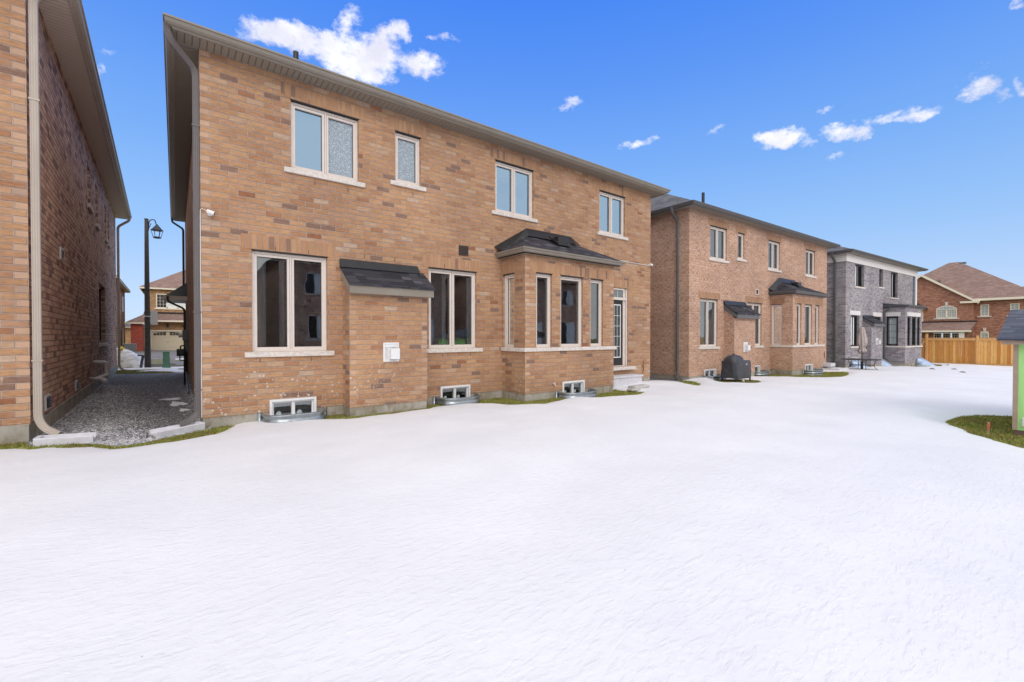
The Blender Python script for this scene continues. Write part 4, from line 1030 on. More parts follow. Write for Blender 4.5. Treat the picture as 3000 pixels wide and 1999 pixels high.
    e.mesh([(-o_, ya, z0), (-o_, yb, z0), (0, yb - .3, z1), (0, ya + .3, z1), (0, ya, z0), (0, yb, z0)], [(0, 1, 2, 3), (0, 3, 4), (1, 5, 2), (0, 4, 5, 1)]); r = e.build('small_roof', 'black_metal', H)
    e = MB(); e.box(-o_ - .06, .0, ya - .06, yb + .06, z0 - .13, z0 - .004); e.build('fascia', 'sand_metal', r)
    e = MB(); e.sweep(arc_path([(-.55, ya - .05, z0 - .02), (-.55, ya - .05, z0 - .2), (-.08, ya - .05, z0 - .45), (-.08, ya - .05, -1.5)], .1), [(.035 * math.cos(k), .035 * math.sin(k)) for k in np.linspace(0, 6.28, 10, False)], up=(0, 1, 0)); e.build('downspout', 'black_metal', H)
    e = MB(); e.sweep(arc_path([(-.42, 13.9, 4.85), (-.42, 13.9, 4.7), (-.06, 13.6, 4.4), (-.06, 13.6, 2.)], .1), [(.04 * math.cos(k), .04 * math.sin(k)) for k in np.linspace(0, 6.28, 10, False)], up=(0, 1, 0)); e.build('downspout', 'black_metal', H)
H1_details()

H2P = dict(PB, brick='mottled_brick', soldier='mottled_soldier', fnd=-1.494, eave=4.70, metal='slate_metal', bshingle='dark_shingle', shingle='grey_shingle', w=12.5, pitch=27,
           bump=(2.40, 4.04, .42, (.725, 1.255)), bay=(6.27, 9.48, .92), bayt=1.94, bayw=[(6.66, 7.12, -.285, 1.545), (7.47, 8.24, -.285, 1.545), (8.57, 9.02, -.285, 1.545)],
           bays=(.03, .48, -.285, 1.53), soldx=(6.45, 9.42), bw=(1.0, 4.5), baybw=7.5,
           up=[(1.385, 2.58, 3.125, 4.405, dict(n=2, curtain=[(1.4, 2.45, 'white_paint')])), (3.42, 3.95, 3.315, 4.40, dict(n=1, curtain=[(3.5, 3.7, 'curtain_cloth')])),
               (6.04, 7.15, 3.13, 4.42, dict(n=2, curtain=[(6.1, 7.0, 'white_paint')])), (9.905, 11.0, 3.16, 4.44, dict(n=2, curtain=[(9.9, 10.55, 'curtain_cloth')]))],
           gr=[(.72, 1.93, -.30, 1.545, dict(n=2, curtain=[(.75, 1.85, 'curtain_cloth')])), (4.24, 5.46, -.30, 1.545, dict(n=2, curtain=[(4.5, 5.4, 'curtain_cloth')], sill_ext=(.1, .16)))],
           sideblind=1.75, baycur=[(.05, .75, 'curtain_cloth')])
H2 = row_house('brick_house', 15.05, 8.94, -2.2, -1.68, -.115, H2P, 'second house along the row, with mottled pink-tan brick and a covered barbecue in front')
bay_roof(H2, 6.27, 9.48, .92, 1.825, (7.0, 8.72, 2.5), H2P)
def H2_details():
    H = H2
    downspout(H, [(-.42, .45, 4.78), (-.42, .45, 4.66), (-.37, .45, 4.55), (-.05, .45, 4.28), (-.05, .45, -1.38), (-.12, .38, -1.52), (-.28, .30, -1.62)], 'slate_metal', straps=[(-.05, .45, 2.4), (-.05, .45, -.6)])
    mb = MB(); mb.box(7.45, 7.58, 4.0, 4.1, 6., 7.75); mb.build('flue_pipe', 'black_plastic', H)
    F = Fr((0, 0), (1, 0), (0, 1)); mb = MB(); rail(mb, F, 4.9, 5.15, 1.8, 2.04, .03, -.02, 0); v = mb.build('wall_vent', 'cream_frame', H)
    mb = MB(); mb.fbox(F, 4.93, 5.12, -.012, -.002, 1.83, 2.01); mb.build('vent_opening', 'vent_dark', v)
    mb = MB(); mb.cyl((12.15, -.05, -.8), (12.15, -.05, -1.15), .014, n=8); mb.build('gas_pipe', 'black_metal', H)
H2_details()

# grey house, third in the row
H3P = dict(PB, brick='grey_brick', side='grey_brick', soldier='grey_soldier', grey=True, fnd=-1.70, eave=4.64, frame='black_frame', metal='slate_metal', shingle='grey_shingle', bshingle='dark_shingle', w=12.16, d=12, pitch=24, oh=.42,
           bump=(2.50, 4.16, .42, (.60, 1.08)), bay=(5.92, 9.10, 1.05), bayt=1.80, bayw=[(6.30, 6.95, -.62, 1.24), (7.08, 8.05, -.62, 1.24), (8.18, 8.82, -.62, 1.24)],
           bays=(.12, .70, -.60, 1.24), soldx=(6.28, 8.86), bw=(), baybw=None,
           up=[(1.32, 2.62, 2.89, 4.2, dict(n=2, grid=(1, 3, 'black_frame'), dark_top=False, rev=.12, curtain=[(1.35, 2.1, 'white_paint')])), (5.06, 5.69, 3.08, 4.2, dict(n=1, dark_top=False, rev=.16)),
               (7.09, 8.37, 2.52, 4.2, dict(n=2, grid=(1, 4, 'black_frame'), dark_top=False, rev=.12, curtain=[(7.1, 7.9, 'white_paint')]))],
           gr=[(.77, 1.97, -.60, 1.21, dict(n=2, grid=(1, 4, 'black_frame'), dark_top=False, rev=.12, lintel='grey_soldier', curtain=[(.8, 1.6, 'curtain_cloth')])),
               (4.2, 5.4, -.60, 1.21, dict(n=2, grid=(1, 4, 'black_frame'), dark_top=False, lintel='grey_soldier', sill_ext=(.02, .1)))],
           sidegrid=(1, 4, 'black_frame'), sidecur=[(.30, .95, 'curtain_cloth')], sideblind=0)
for w_ in H3P['up']: w_[4]['lintel'] = None
H3 = row_house('brick_house', 29.95, 8.29, -3.8, -1.83, 0, H3P, 'grey brick house with black window frames and a pale frieze under its eaves')
bay_roof(H3, 5.92, 9.10, 1.05, 1.80, 2.02, H3P, lean=True)
def H3_details():
    H = H3
    mb = MB(); z0 = 4.215
    mb.box(-.05, 12.21, -.05, -.003, z0, 4.636); mb.box(-.05, -.003, -.003, 12.0, z0, 4.636); mb.box(-.075, 12.235, -.075, -.051, z0 + .25, z0 + .30); mb.box(-.075, -.051, -.0505, 12.0, z0 + .25, z0 + .3)
    mb.build('frieze', 'white_trim', H)
    F = Fr((0, 0), (1, 0), (0, 1)); mb = MB(); mb.fbox(F, 11.42, 11.80, -.02, -.003, 2.0, z0 - .003); mb.build('corner_window', 'black_frame', H)
    mb = MB(); mb.fbox(F, 11.81, 12.10, -.06, -.003, 2.0, z0 - .003); mb.build('corner_post', 'white_trim', H)
    mb = MB(); mb.fbox(F, 11.50, 11.72, -.024, -.021, 2.1, z0 - .1); mb.build('pane', 'glass', bpy.data.objects['corner_window'])
    downspout(H, [(-.46, .5, 4.7), (-.46, .5, 4.6), (-.42, .5, 4.5), (-.06, .5, 4.2), (-.06, .5, -1.6), (-.2, .35, -1.75)], 'slate_metal', scale=1.3)
    downspout(H, [(5.78, -.32, 1.86), (5.78, -.32, 1.7), (5.80, -.06, 1.55), (5.80, -.06, -1.75)], 'slate_metal', scale=1.2)
H3_details()

# tall brick house at the left edge
def left_house():
    H = empty('brick_house', -1.64, 9.10, -1.50, 1.3, 'tall tan brick house cut off by the left edge, beige downspout at its corner', 'house')
    fnd, eav, Dp = -1.25, 5.16, 16.3
    mb = MB(); F = Fr((0, 0), (0, 1), (-1, 0))
    panel(mb, Fr((-11, 0), (1, 0), (0, 1)), 0, 11, fnd, eav); mb.face([(-11, 0, fnd), (-11, Dp, fnd), (-11, Dp, eav), (-11, 0, eav)]); mb.face([(-11, Dp, fnd), (0, Dp, fnd), (0, Dp, eav), (-11, Dp, eav)])
    wall = mb.build('rear_wall', 'tan_brick', H, recalc=False)
    ops = [(6.78, 7.38, 3.45, 4.50), (8.62, 9.2, 3.30, 4.50), (11.38, 12.0, 3.36, 4.52), (12.5, 13.05, 3.36, 4.52), (9.35, 11.25, -.22, 1.64)]
    mb = MB(); panel(mb, F, 0, Dp, fnd, eav, ops, rev=.20); mb.build('side_wall', 'lifted_tan_brick', H, recalc=False)
    for i, o in enumerate(ops):
        big = i == 4
        mb = MB(); rail(mb, F, o[0] + .005, o[1] - .005, o[2] + .005, o[3] - .005, .06, .10, .17); w = mb.build('window', 'black_frame' if big else 'cream_frame', H)
        if i == 4: w['label'] = 'tall black-framed window near the gravel'
        mb = MB(); mb.fbox(F, o[0] + .06, o[1] - .06, .13, .14, o[2] + .06, o[3] - .06); mb.build('pane', 'window_dark', w)
        mb = MB(); mb.fbox(F, o[0] - .08, o[1] + .08, -.06, .1, o[2] - .1, o[2]); mb.build('sill', 'sill_stone', w, bevel=.01)
    mb = MB(); q = .012; mb.box(-11 + q, -q, -.03, .3, -2.1, fnd); mb.box(-.3, .03, .30, Dp, -2.1, fnd); mb.box(-.3, -q, -.03, .3, -2.1, fnd - .001) if False else None
    mb.build('foundation', 'foundation_concrete', H)
    eaves(H, -11, 0, 0, Dp, eav, .40, 'sand_metal', 'sand_soffit_x', 'sand_soffit_y'); hip_roof(H, -11, 0, 0, Dp, eav, .40, 24, 'brown_shingle')
    downspout(H, [(.40, -.42, 5.2), (.40, -.42, 5.06), (.34, -.36, 4.98), (.075, .01, 4.80), (.075, .01, -1.18), (.14, -.03, -1.32), (.30, -.12, -1.42)], 'beige_metal', straps=[(.075, .01, 3.35), (.075, .01, -.35)], scale=1.0)
    downspout(H, [(.46, 16.2, 5.2), (.46, 16.2, 5.05), (.42, 16.2, 4.98), (.08, 16.25, 4.7), (.08, 16.25, -1.3), (.2, 16.2, -1.48), (.4, 16.1, -1.5)], 'sand_metal')
    def vent(y0, y1, z0, z1, mat, n=4):
        mb = MB(); rail(mb, F, y0, y1, z0, z1, .03, -.025, 0); v = mb.build('wall_vent', 'pvc_grey', H)
        mb = MB(); mb.fbox(F, y0 + .03, y1 - .03, -.012, -.003, z0 + .03, z1 - .03)
        for i in range(n): z = z0 + .04 + (z1 - z0 - .06) * i / n; mb.mesh([F(y0 + .03, -.012, z + .03), F(y1 - .03, -.012, z + .03), F(y1 - .03, -.05, z), F(y0 + .03, -.05, z), F(y0 + .03, -.014, z + .025), F(y1 - .03, -.014, z + .025)], [(0, 1, 2, 3), (3, 2, 5, 4), (0, 3, 4), (1, 5, 2)])
        mb.build('slats', mat, v)
    vent(2.49, 2.83, 1.43, 1.66, 'pvc_grey'); vent(.96, 1.33, -1.19, -.95, 'vent_dark'); vent(4.22, 4.5, -1.19, -.97, 'vent_dark')
    circ = [(.055 * math.cos(k), .055 * math.sin(k)) for k in np.linspace(0, 6.28, 12, False)]
    mb = MB(); mb.sweep(arc_path([(0, 7.6, -.72), (.28, 7.6, -.74), (.28, 7.6, -1.1), (.16, 6.9, -1.12)], .07, 4), circ, up=(.1, 1, 0)); mb.sweep(arc_path([(.0, 6.9, -1.14), (.22, 6.8, -1.14), (.34, 6.3, -1.16)], .06, 4), circ, up=(0, .1, 1))
    for c0, c1 in (((.28, 7.6, -.80), (.28, 7.6, -.86)), ((.20, 7.2, -1.11), (.19, 7.1, -1.11))): mb.cyl(c0, c1, .052, n=14)
    mb.build('exhaust_pipe', 'pvc_grey', H, smooth=True)
left_house()

# ---- things against and around the houses
def splash_block(x, y, z, rz, L, label):
    H = empty('splash_block', x, y, z, rz, label, 'splash block', 'splash blocks under the downspouts'); H['zb'] = 0.
    mb = MB(); w0, w1, h0, h1 = .13, .16, .13, .10
    # trough: floor and three walls, wider at the open end
    def P(u, v, t): w = w0 + (w1 - w0) * u; h = h0 + (h1 - h0) * u; return (u * L, v * w, t * h)
    prof = [(-1, 0), (-1, .9), (-.93, 1.), (-.80, 1.), (-.62, .45), (.62, .45), (.80, 1.), (.93, 1.), (1, .9), (1, 0)]
    vs = [P(u, a, b) for u in (0, .09, .091, 1) for a, b in prof]
    for i in range(10, 20): pass
    for i in range(0, 20):   # closed back end
        a, b = prof[i % 10]; u = 0 if i < 10 else .09
        if -.7 < a < .7: vs[i] = P(u, a, 1.)
    n = 10; fs = [(k * n + i, k * n + (i + 1) % n, (k + 1) * n + (i + 1) % n, (k + 1) * n + i) for k in range(3) for i in range(n)] + [tuple(range(n))[::-1], tuple(range(3 * n, 4 * n))]
    mb.mesh(vs, fs); o = mb.build('trough', 'white_concrete', H, bevel=.006); o.location = (0, 0, 0)
splash_block(-1.54, 8.80, Gf(-1.4) - .012, -1.5, .60, 'white concrete splash block under the beige downspout at the left')
splash_block(.33, 9.0, Gf(0) + .0, 204, .66, 'white concrete splash block under the dark downspout of the middle house')
def boxthing(name, boxes, mat, label, cat, bevel=.01, group=None, kind=None):
    mb = MB()
    for b in boxes: mb.box(*b)
    return tag(mb.build(name, mat, bevel=bevel), label, cat, group, kind)
# steps at the patio door
st = empty('door_step', 11.1, 8.8, -1.60, 0, 'white concrete step below the black patio door', 'steps')
mb = MB(); mb.box(-.75, .70, -.25, .225, -1.275, -1.22); mb.build('tread', 'white_concrete', st, bevel=.012)
mb = MB(); mb.box(-.72, .66, -.21, .22, -1.66, -1.276); mb.build('riser', 'white_concrete', st, bevel=.006)
boxthing('paving_stone', [(10.55, 11.25, 7.93, 8.2, -1.53, -1.455)], 'pale_concrete', 'grey paving stone lying in the snow below the patio steps', 'paving stone', .02)
boxthing('paving_stone', [(10.2, 10.62, 7.78, 7.98, -1.56, -1.50)], 'pale_concrete', 'small pale stone on the grass edge near the patio steps', 'paving stone', .02)
st = empty('door_step', 27.0, 8.2, -1.80, -2.2, 'white concrete steps at the far corner of the second house', 'steps')
mb = MB(); mb.box(-.25, .35, -.2, .25, -1.58, -1.40); mb.build('riser', 'white_concrete', st, bevel=.01)
mb = MB(); mb.box(-.4, 1.0, -.6, .24, -1.88, -1.66); mb.build('tread', 'white_concrete', st, bevel=.01)
# covered barbecue
def barbecue():
    H = empty('barbecue', 16.28, 7.80, Gf(16.3), -2.2, 'barbecue under a black fabric cover in front of the second house', 'barbecue')
    z0 = -1.50; W2, D2 = .58, .30
    mb = MB(); N = 56; rings = []
    def shape(t):   # superellipse
        c, s = math.cos(t), math.sin(t); k = .32
        return math.copysign(abs(c) ** k, c), math.copysign(abs(s) ** k, s)
    levels = [(0, 1.0, 1.0, 0), (.05, 1.01, 1.0, 0), (.2, 1., 1., 0), (.4, .985, .98, 0), (.55, .98, .97, 0), (.60, .975, .96, 0)]
    vs = []
    for (h, kx, ky, _) in levels:
        for i in range(N):
            t = 2 * math.pi * i / N; a, b = shape(t)
            f = .012 * math.sin(t * 9 + h * 7) * (1.2 - h) + .008 * math.sin(t * 17 + h * 13)
            vs.append((a * (W2 * kx + f), b * (D2 * ky + f), z0 + h + .012 * math.sin(t * 5) * (h < .01)))
    for kk in (.9, .5, .0):
        for i in range(N):
            t = 2 * math.pi * i / N; a, b = shape(t); vs.append((a * W2 * .975 * kk, b * D2 * .96 * kk, z0 + .612))
    L = len(levels) + 3
    fs = [(j * N + i, j * N + (i + 1) % N, (j + 1) * N + (i + 1) % N, (j + 1) * N + i) for j in range(L - 1) for i in range(N)]
    n0 = len(vs)   # domed hood over the left two thirds, with its knob
    dome = [(1.0, .58), (.97, .64), (.88, .70), (.74, .75), (.56, .79), (.36, .815), (.18, .83), (.11, .85), (.07, .875), (.0, .88)]
    for (k, h) in dome:
        for i in range(N):
            t = 2 * math.pi * i / N; c_, s_ = math.cos(t), math.sin(t); q = .5 + .5 * k
            vs.append((-.17 + math.copysign(abs(c_) ** (1.2 - .5 * q), c_) * .39 * k, math.copysign(abs(s_) ** (1.2 - .5 * q), s_) * .285 * k, z0 + h))
    fs += [(n0 + j * N + i, n0 + j * N + (i + 1) % N, n0 + (j + 1) * N + (i + 1) % N, n0 + (j + 1) * N + i) for j in range(len(dome) - 1) for i in range(N)]
    mb.mesh(vs, fs); c = mb.build('cover', 'bbq_cover', H, smooth=True)
    mb = MB(); mb.box(.10, .18, -D2 - .012, -D2 - .004, z0 + .47, z0 + .50); mb.build('cover_tag', 'white_paint', c)
    mb = MB()
    for sx in (-.52, .52):
        for sy in (-.24, .24): mb.box(sx - .02, sx + .02, sy - .02, sy + .02, -1.66, z0 + .1)
    mb.box(-.5, .5, -.25, -.22, -1.54, -1.51); mb.box(-.5, .5, .22, .25, -1.54, -1.51); mb.build('frame', 'black_metal', H)
    for sy in (-.24, .24):
        mb = MB(); mb.cyl((-.50, sy - .02, -1.615), (-.50, sy + .02, -1.615), .06, n=18); w = mb.build('wheel', 'black_plastic', H)
    mb = MB(); mb.cyl((.02, -.27, -1.62), (.02, -.22, -1.62), .05, n=14); mb.build('wheel', 'pvc_grey', H)
barbecue()

# patio table and folded parasol in front of the grey house
tx, ty = 29.05, 7.3; tz = -1.24
T = empty('patio_table', tx, ty, -1.78, 0, 'round dark metal patio table standing in the snow before the grey house', 'table')
mb = MB(); mb.lathe((0, 0, tz), [(.80, -.02), (.82, -.01), (.82, .012), (.80, .02), (.0, .022)], 40); mb.build('tabletop', 'black_metal', T)
circ = [(.014 * math.cos(k), .014 * math.sin(k)) for k in np.linspace(0, 6.28, 8, False)]
for k in range(4):
    a = R(30 + 90 * k); mb = MB(); c, s = math.cos(a), math.sin(a)
    mb.sweep([(c * .62, s * .62, tz), (c * .56, s * .56, tz - .15), (c * .52, s * .52, tz - .32), (c * .58, s * .58, tz - .45), (c * .70, s * .70, -1.80)], circ); mb.build('leg', 'black_metal', T)
mb = MB(); mb.sweep([(.53 * math.cos(t), .53 * math.sin(t), tz - .3) for t in np.linspace(0, 6.2, 28)], circ, closed=True); mb.build('ring', 'black_metal', T)
PA = empty('parasol', tx, ty, -1.78, 0, 'folded pale parasol tied shut, standing through the round table', 'parasol')
mb = MB(); mb.cyl((0, 0, -1.8), (0, 0, -.9), .022, n=12); mb.build('pole', 'black_metal', PA)
mb = MB(); mb.cyl((0, 0, -1.8), (0, 0, -1.35), .06, n=12); mb.build('base', 'black_metal', PA)
mb = MB(); N = 48; prof = [(.02, .47), (.09, .44), (.10, .36), (.12, .2), (.15, 0), (.19, -.2), (.20, -.36), (.17, -.5), (.11, -.60), (.12, -.66), (.19, -.78), (.16, -.86), (.09, -.93), (.03, -.95)]
vs = []
for r, z in prof:
    for i in range(N):
        t = 2 * math.pi * i / N; f = 1 + .16 * math.sin(t * 8 + z * 2.2) + .07 * math.sin(t * 13 - z * 3); vs.append((r * f * math.cos(t), r * f * math.sin(t), z + .02 * math.sin(t * 4)))
mb.mesh(vs, [(j * N + i, j * N + (i + 1) % N, (j + 1) * N + (i + 1) % N, (j + 1) * N + i) for j in range(len(prof) - 1) for i in range(N)] + [tuple(range(N))]); ca = mb.build('canopy', 'parasol_cloth', PA, smooth=True)
mb = MB(); mb.lathe((0, 0, -.625), [(.118, 0), (.125, .01), (.125, .04), (.118, .05)], 20); mb.build('strap', 'parasol_cloth', ca)
boxthing('snow_slab', [(28.85, 29.5, 7.5, 7.75, tz + .023, tz + .10)], 'white_concrete', 'slab of leftover snow lying on the round patio table', 'snow', .03)

# bubble covers over the window wells of the grey house
def well_cover(x, y, w, d, h, az, label):
    H = empty('window_well_cover', x, y, Gf(x), az, label, 'window well cover', 'clear bubble covers on window wells'); z = Gf(x)
    mb = MB(); N = 14; M = 8; vs = []
    for j in range(M + 1):
        s = j / M
        for i in range(N + 1):
            t = math.pi * i / N; xx = -math.cos(t) * w / 2 * (1 - .12 * s); r = math.sin(t) ** .6
            vs.append((xx, -d * r * (1 - s) ** .8, z + .04 + h * s))
    mb.mesh(vs, [(j * (N + 1) + i, j * (N + 1) + i + 1, (j + 1) * (N + 1) + i + 1, (j + 1) * (N + 1) + i) for j in range(M) for i in range(N)])
    o = mb.build('bubble', 'bubble_blue', H, smooth=True, recalc=False); md = o.modifiers.new('t', 'SOLIDIFY'); md.thickness = .006
    mb = MB(); mb.sweep([(-math.cos(math.pi * i / N) * w / 2, -d * max(0, math.sin(math.pi * i / N)) ** .6, z + .03) for i in range(N + 1)], [(-.02, -.03), (.02, -.03), (.02, .03), (-.02, .03)]); mb.build('rim', 'pvc_grey', H)
well_cover(31.3, 8.17, 1.3, .6, .42, -3.8, 'blue-tinted bubble cover beside the round table')
well_cover(34.75, 7.93, 1.2, .75, .50, -3.8, 'blue-tinted bubble cover in the recess between the grey bump and the bay')
well_cover(38.45, 6.66, 1.3, .8, .50, -3.8, 'blue-tinted bubble cover at the far side of the grey bay')

# cedar fence
def fence():
    X = 43.3; H = empty('fence', X, 7.1, -2.0, -90, 'new cedar board fence across the end of the yards', 'fence')
    # local x runs toward -Y (right in the picture)
    F = Fr((0, 0), (1, 0), (0, 1))
    L = 22.; mb = MB(); x = 0.
    while x < L:
        w = .14; mb.fbox(F, x + .002, x + w, .02 + .02 * (int(x / .15) % 2), .04 + .02 * (int(x / .15) % 2), -2.02, -.30); x += .15
    mb.build('boards', 'cedar_boards', H)
    mb = MB(); mb.box(0, L, -.03, .02, -.30, -.155); mb.box(0, L, -.06, .09, -.155, -.12); mb.box(0, L, -.01, .02, -2.0, -1.86); mb.build('rail', 'cedar_post', H)
    for px in (0., 2.55, 5.1, 7.6, 10.1): mb = MB(); mb.box(px - .06, px + .06, -.07, .07, -2.05, .02 if px else .15); mb.box(px - .075, px + .075, -.085, .085, (.02 if px else .15), (.045 if px else .175)); mb.build('post', 'cedar_post', H)
    mb = MB()
    x = -.9
    while x < -.08: mb.fbox(F, x, x + .13, .0, .02, -1.95, -.25); x += .14
    mb.box(-.9, -.08, -.04, .0, -.30, -.16); g = mb.build('gate', 'cedar_boards', H)
    mb = MB(); mb.mesh([(-.88, -.05, -1.80), (-.88, -.01, -1.80), (-.78, -.01, -1.80), (-.78, -.05, -1.80), (-.14, -.05, -.32), (-.14, -.01, -.32), (-.04, -.01, -.32), (-.04, -.05, -.32)], [(0, 1, 2, 3), (4, 7, 6, 5), (0, 4, 5, 1), (1, 5, 6, 2), (2, 6, 7, 3), (3, 7, 4, 0)]); mb.build('brace', 'cedar_post', g)
fence()

# green playhouse shed
def shed():
    z0 = -1.575; x0, y0 = 10.665, .726
    H = empty('shed', x0, y0, z0, -90, 'lime green shed with tan corner trim at the right edge', 'shed')
    W_, D_ = 2.6, 2.3; F = Fr((0, 0), (1, 0), (0, 1))     # local x toward -Y, local y toward +X
    mb = MB(); mb.box(.02, W_ - .02, .02, D_, z0 - .05, -1.50); mb.build('base', 'brown_base', H)
    mb = MB(); mb.box(.012, W_ - .012, .012, D_ - .012, -1.50, -.10)
    mb.mesh([(.012, .012, -.101), (.012, D_ - .012, -.101), (.012, D_ * .9, .42), (W_ - .012, .012, -.101), (W_ - .012, D_ - .012, -.101), (W_ - .012, D_ * .9, .42)], [(0, 1, 2), (3, 5, 4)])
    mb.build('wall', 'green_siding', H)
    mb = MB(); mb.box(0, .055, -.004, .012, -1.50, -.13); mb.box(.0, .011, .012, .09, -1.50, -.13); mb.box(W_ - .055, W_, -.004, .012, -1.5, -.13)
    mb.box(-.12, W_ + .12, -.10, -.075, -.135, -.075); mb.box(-.12, W_ + .12, -.075, .01, -.135, -.125); mb.build('trim', 'tan_trim', H)
    mb = MB(); ra, rb = (-.14, -.072), (1.95, .47); s = (rb[1] - ra[1]) / (rb[0] - ra[0]); th = .03; oh = .17
    def slab(xa, ya, za, xb, yb, zb_): return [(xa, ya, za), (xb, ya, za), (xb, yb, zb_), (xa, yb, zb_), (xa, ya, za + th), (xb, ya, za + th), (xb, yb, zb_ + th), (xa, yb, zb_ + th)]
    fcs = [(0, 3, 2, 1), (4, 5, 6, 7), (0, 1, 5, 4), (1, 2, 6, 5), (2, 3, 7, 6), (3, 0, 4, 7)]
    mb.mesh(slab(-oh, ra[0], ra[1], W_ + oh, rb[0], rb[1]), fcs); mb.mesh(slab(-oh, rb[0] + .001, rb[1], W_ + oh, D_ + 1.6, ra[1]), fcs); mb.build('roof', 'shed_shingle', H)
    mb = MB(); mb.box(.10, .32, -.012, .0115, -1.44, -1.295); o = mb.build('shed_sign', 'white_paint', H, bevel=.02)
    o.name = 'panel'
shed()
mb = MB(); sx, sy = onx, ony = 10.62, .98
mb.box(-.012, .012, -.012, .012, -.05, .18); o = mb.build('marker_stake', 'tan_trim'); o.location = (sx, sy, Gf(sx)); tag(o, 'small wooden marker stake wrapped in orange tape, in the grass by the shed', 'stake')
mb = MB(); mb.box(-.015, .015, -.015, .015, .055, .17); mb.build('tape', 'orange_tape', o)

# leaves and clods on the snow
for k, (x, y, s, r, lb) in enumerate([(33.1, 5.2, .34, 20, 'dark clod of earth on the far snow before the cedar fence'), (34.0, 4.45, .30, -10, 'flat brown leaf clump on the snow, larger of the two before the fence'), (31.0, 3.75, .26, 40, 'orange-brown leaf lying alone on the far snow'), (40.5, 5.6, .22, 5, 'small dark clod on the snow close to the fence foot')]):
    mb = MB(); z = float(snow_h(np.array([x]), np.array([y]))[0]); n = 9
    pts = [(s * (.6 + .4 * random.random()) * math.cos(2 * math.pi * i / n), .45 * s * (.5 + .5 * random.random()) * math.sin(2 * math.pi * i / n)) for i in range(n)]
    mb.mesh([(a, b, 0) for a, b in pts] + [(a * .6, b * .6, .03) for a, b in pts] + [(0, 0, .045)], [(i, (i + 1) % n, n + (i + 1) % n, n + i) for i in range(n)] + [(n + i, n + (i + 1) % n, 2 * n) for i in range(n)])
    o = mb.build('dead_leaves', 'leaf_brown'); o.location = (x, y, z + .002); o.rotation_euler = (0, 0, R(r)); tag(o, lb, 'dead leaves')

# street lamp
def street_lamp():
    x, y = -1.03, 26.6; z = Gf(x); H = empty('street_lamp', x, y, z, 0, 'dark concrete street lamp with a lantern hung from a curved arm', 'street lamp'); H['zb'] = 0.
    h = 5.42 - z
    mb = MB(); mb.cyl((0, 0, -.2), (0, 0, h), .128, .075, n=10); mb.cyl((0, 0, h), (0, 0, h + .03), .09, .08, n=10); mb.build('pole', 'lamp_pole_concrete', H)
    mb = MB(); c = [(.022 * math.cos(k), .022 * math.sin(k)) for k in np.linspace(0, 6.28, 8, False)]
    mb.sweep(arc_path([(.06, 0, h - .55), (.10, 0, h - .02), (.30, 0, h + .05), (.36, 0, h - .22)], .22, 6), c, up=(0, 1, 0)); mb.cyl((.07, 0, h - .45), (.17, 0, h - .16), .014, n=6); mb.build('arm', 'black_metal', H)
    bx = .38; L = MB(); t = h - .22
    L.lathe((bx, 0, t), [(.03, .05), (.05, 0), (.08, -.03), (.10, -.06), (.21, -.20), (.24, -.22), (.24, -.25), (.0, -.25)], 6); la = L.build('lantern_cap', 'black_metal', H)
    L = MB()
    for i in range(6):
        a = math.pi / 3 * i; L.cyl((bx + .22 * math.cos(a), .22 * math.sin(a), t - .25), (bx + .14 * math.cos(a), .14 * math.sin(a), t - .56), .012, n=6)
    L.lathe((bx, 0, t - .59), [(.14, .05), (.155, .035), (.155, 0), (.12, -.02)], 6); L.build('lantern_frame', 'black_metal', H)
    mb = MB(); mb.box(.12, .38, -.17, -.16, 2.05, 2.7); mb.cyl((0, 0, 2.42), (0, 0, 2.46), .142, n=10); mb.build('notice', 'white_paint', H)
street_lamp()
# pedestal, cabinet, hydrant, post
p = empty('utility_pedestal', -.34, 26.0, Gf(-.3), 0, 'green utility pedestal at the end of the gravel passage', 'pedestal'); p['zb'] = 0.
mb = MB(); mb.mesh([(-.15, -.12, -.1), (.15, -.12, -.1), (.15, .12, -.1), (-.15, .12, -.1), (-.12, -.10, .80), (.12, -.10, .80), (.12, .10, .80), (-.12, .10, .80)], [(0, 3, 2, 1), (4, 5, 6, 7), (0, 1, 5, 4), (1, 2, 6, 5), (2, 3, 7, 6), (3, 0, 4, 7)]); mb.build('body', 'green_steel', p, bevel=.02)
mb = MB(); mb.box(-.135, .135, -.115, .115, .80, .84); mb.box(-.16, .16, -.13, .13, .0, .26); mb.build('cap', 'green_steel', p, bevel=.012)
p = empty('fire_hydrant', -2.05, 28.2, Gf(-2), 0, 'yellow fire hydrant poking out of the snow bank', 'hydrant'); p['zb'] = 0.
mb = MB(); mb.lathe((0, 0, 0), [(.14, 0), (.14, .72), (.17, .73), (.17, .77), (.14, .79), (.13, .88), (.07, .95), (.03, .99), (.03, 1.02), (0, 1.02)], 16); mb.build('barrel', 'yellow_paint', p, smooth=False)
mb = MB(); mb.cyl((-.24, 0, .80), (.24, 0, .80), .06, n=12); mb.cyl((0, -.22, .80), (0, 0, .80), .075, n=12); mb.build('nozzle', 'yellow_paint', p)
mb = MB(); mb.box(-.05, .05, -.02, .02, 0, .62); mb.box(-.2, .12, -.02, .02, .58, .64); o = mb.build('marker_post', 'slate_metal'); o.location = (-1.28, 26.5, Gf(-1.3)); o.rotation_euler = (0, R(8), 0); tag(o, 'leaning grey metal marker post left of the street lamp', 'post')
mb = MB(); mb.box(-.3, .3, -.25, .25, 0, 1.0); o = mb.build('utility_cabinet', 'slate_metal', bevel=.02); o.location = (-2.35, 38.2, Gf(-2)); tag(o, 'grey utility cabinet across the road behind the lamp pole', 'cabinet')

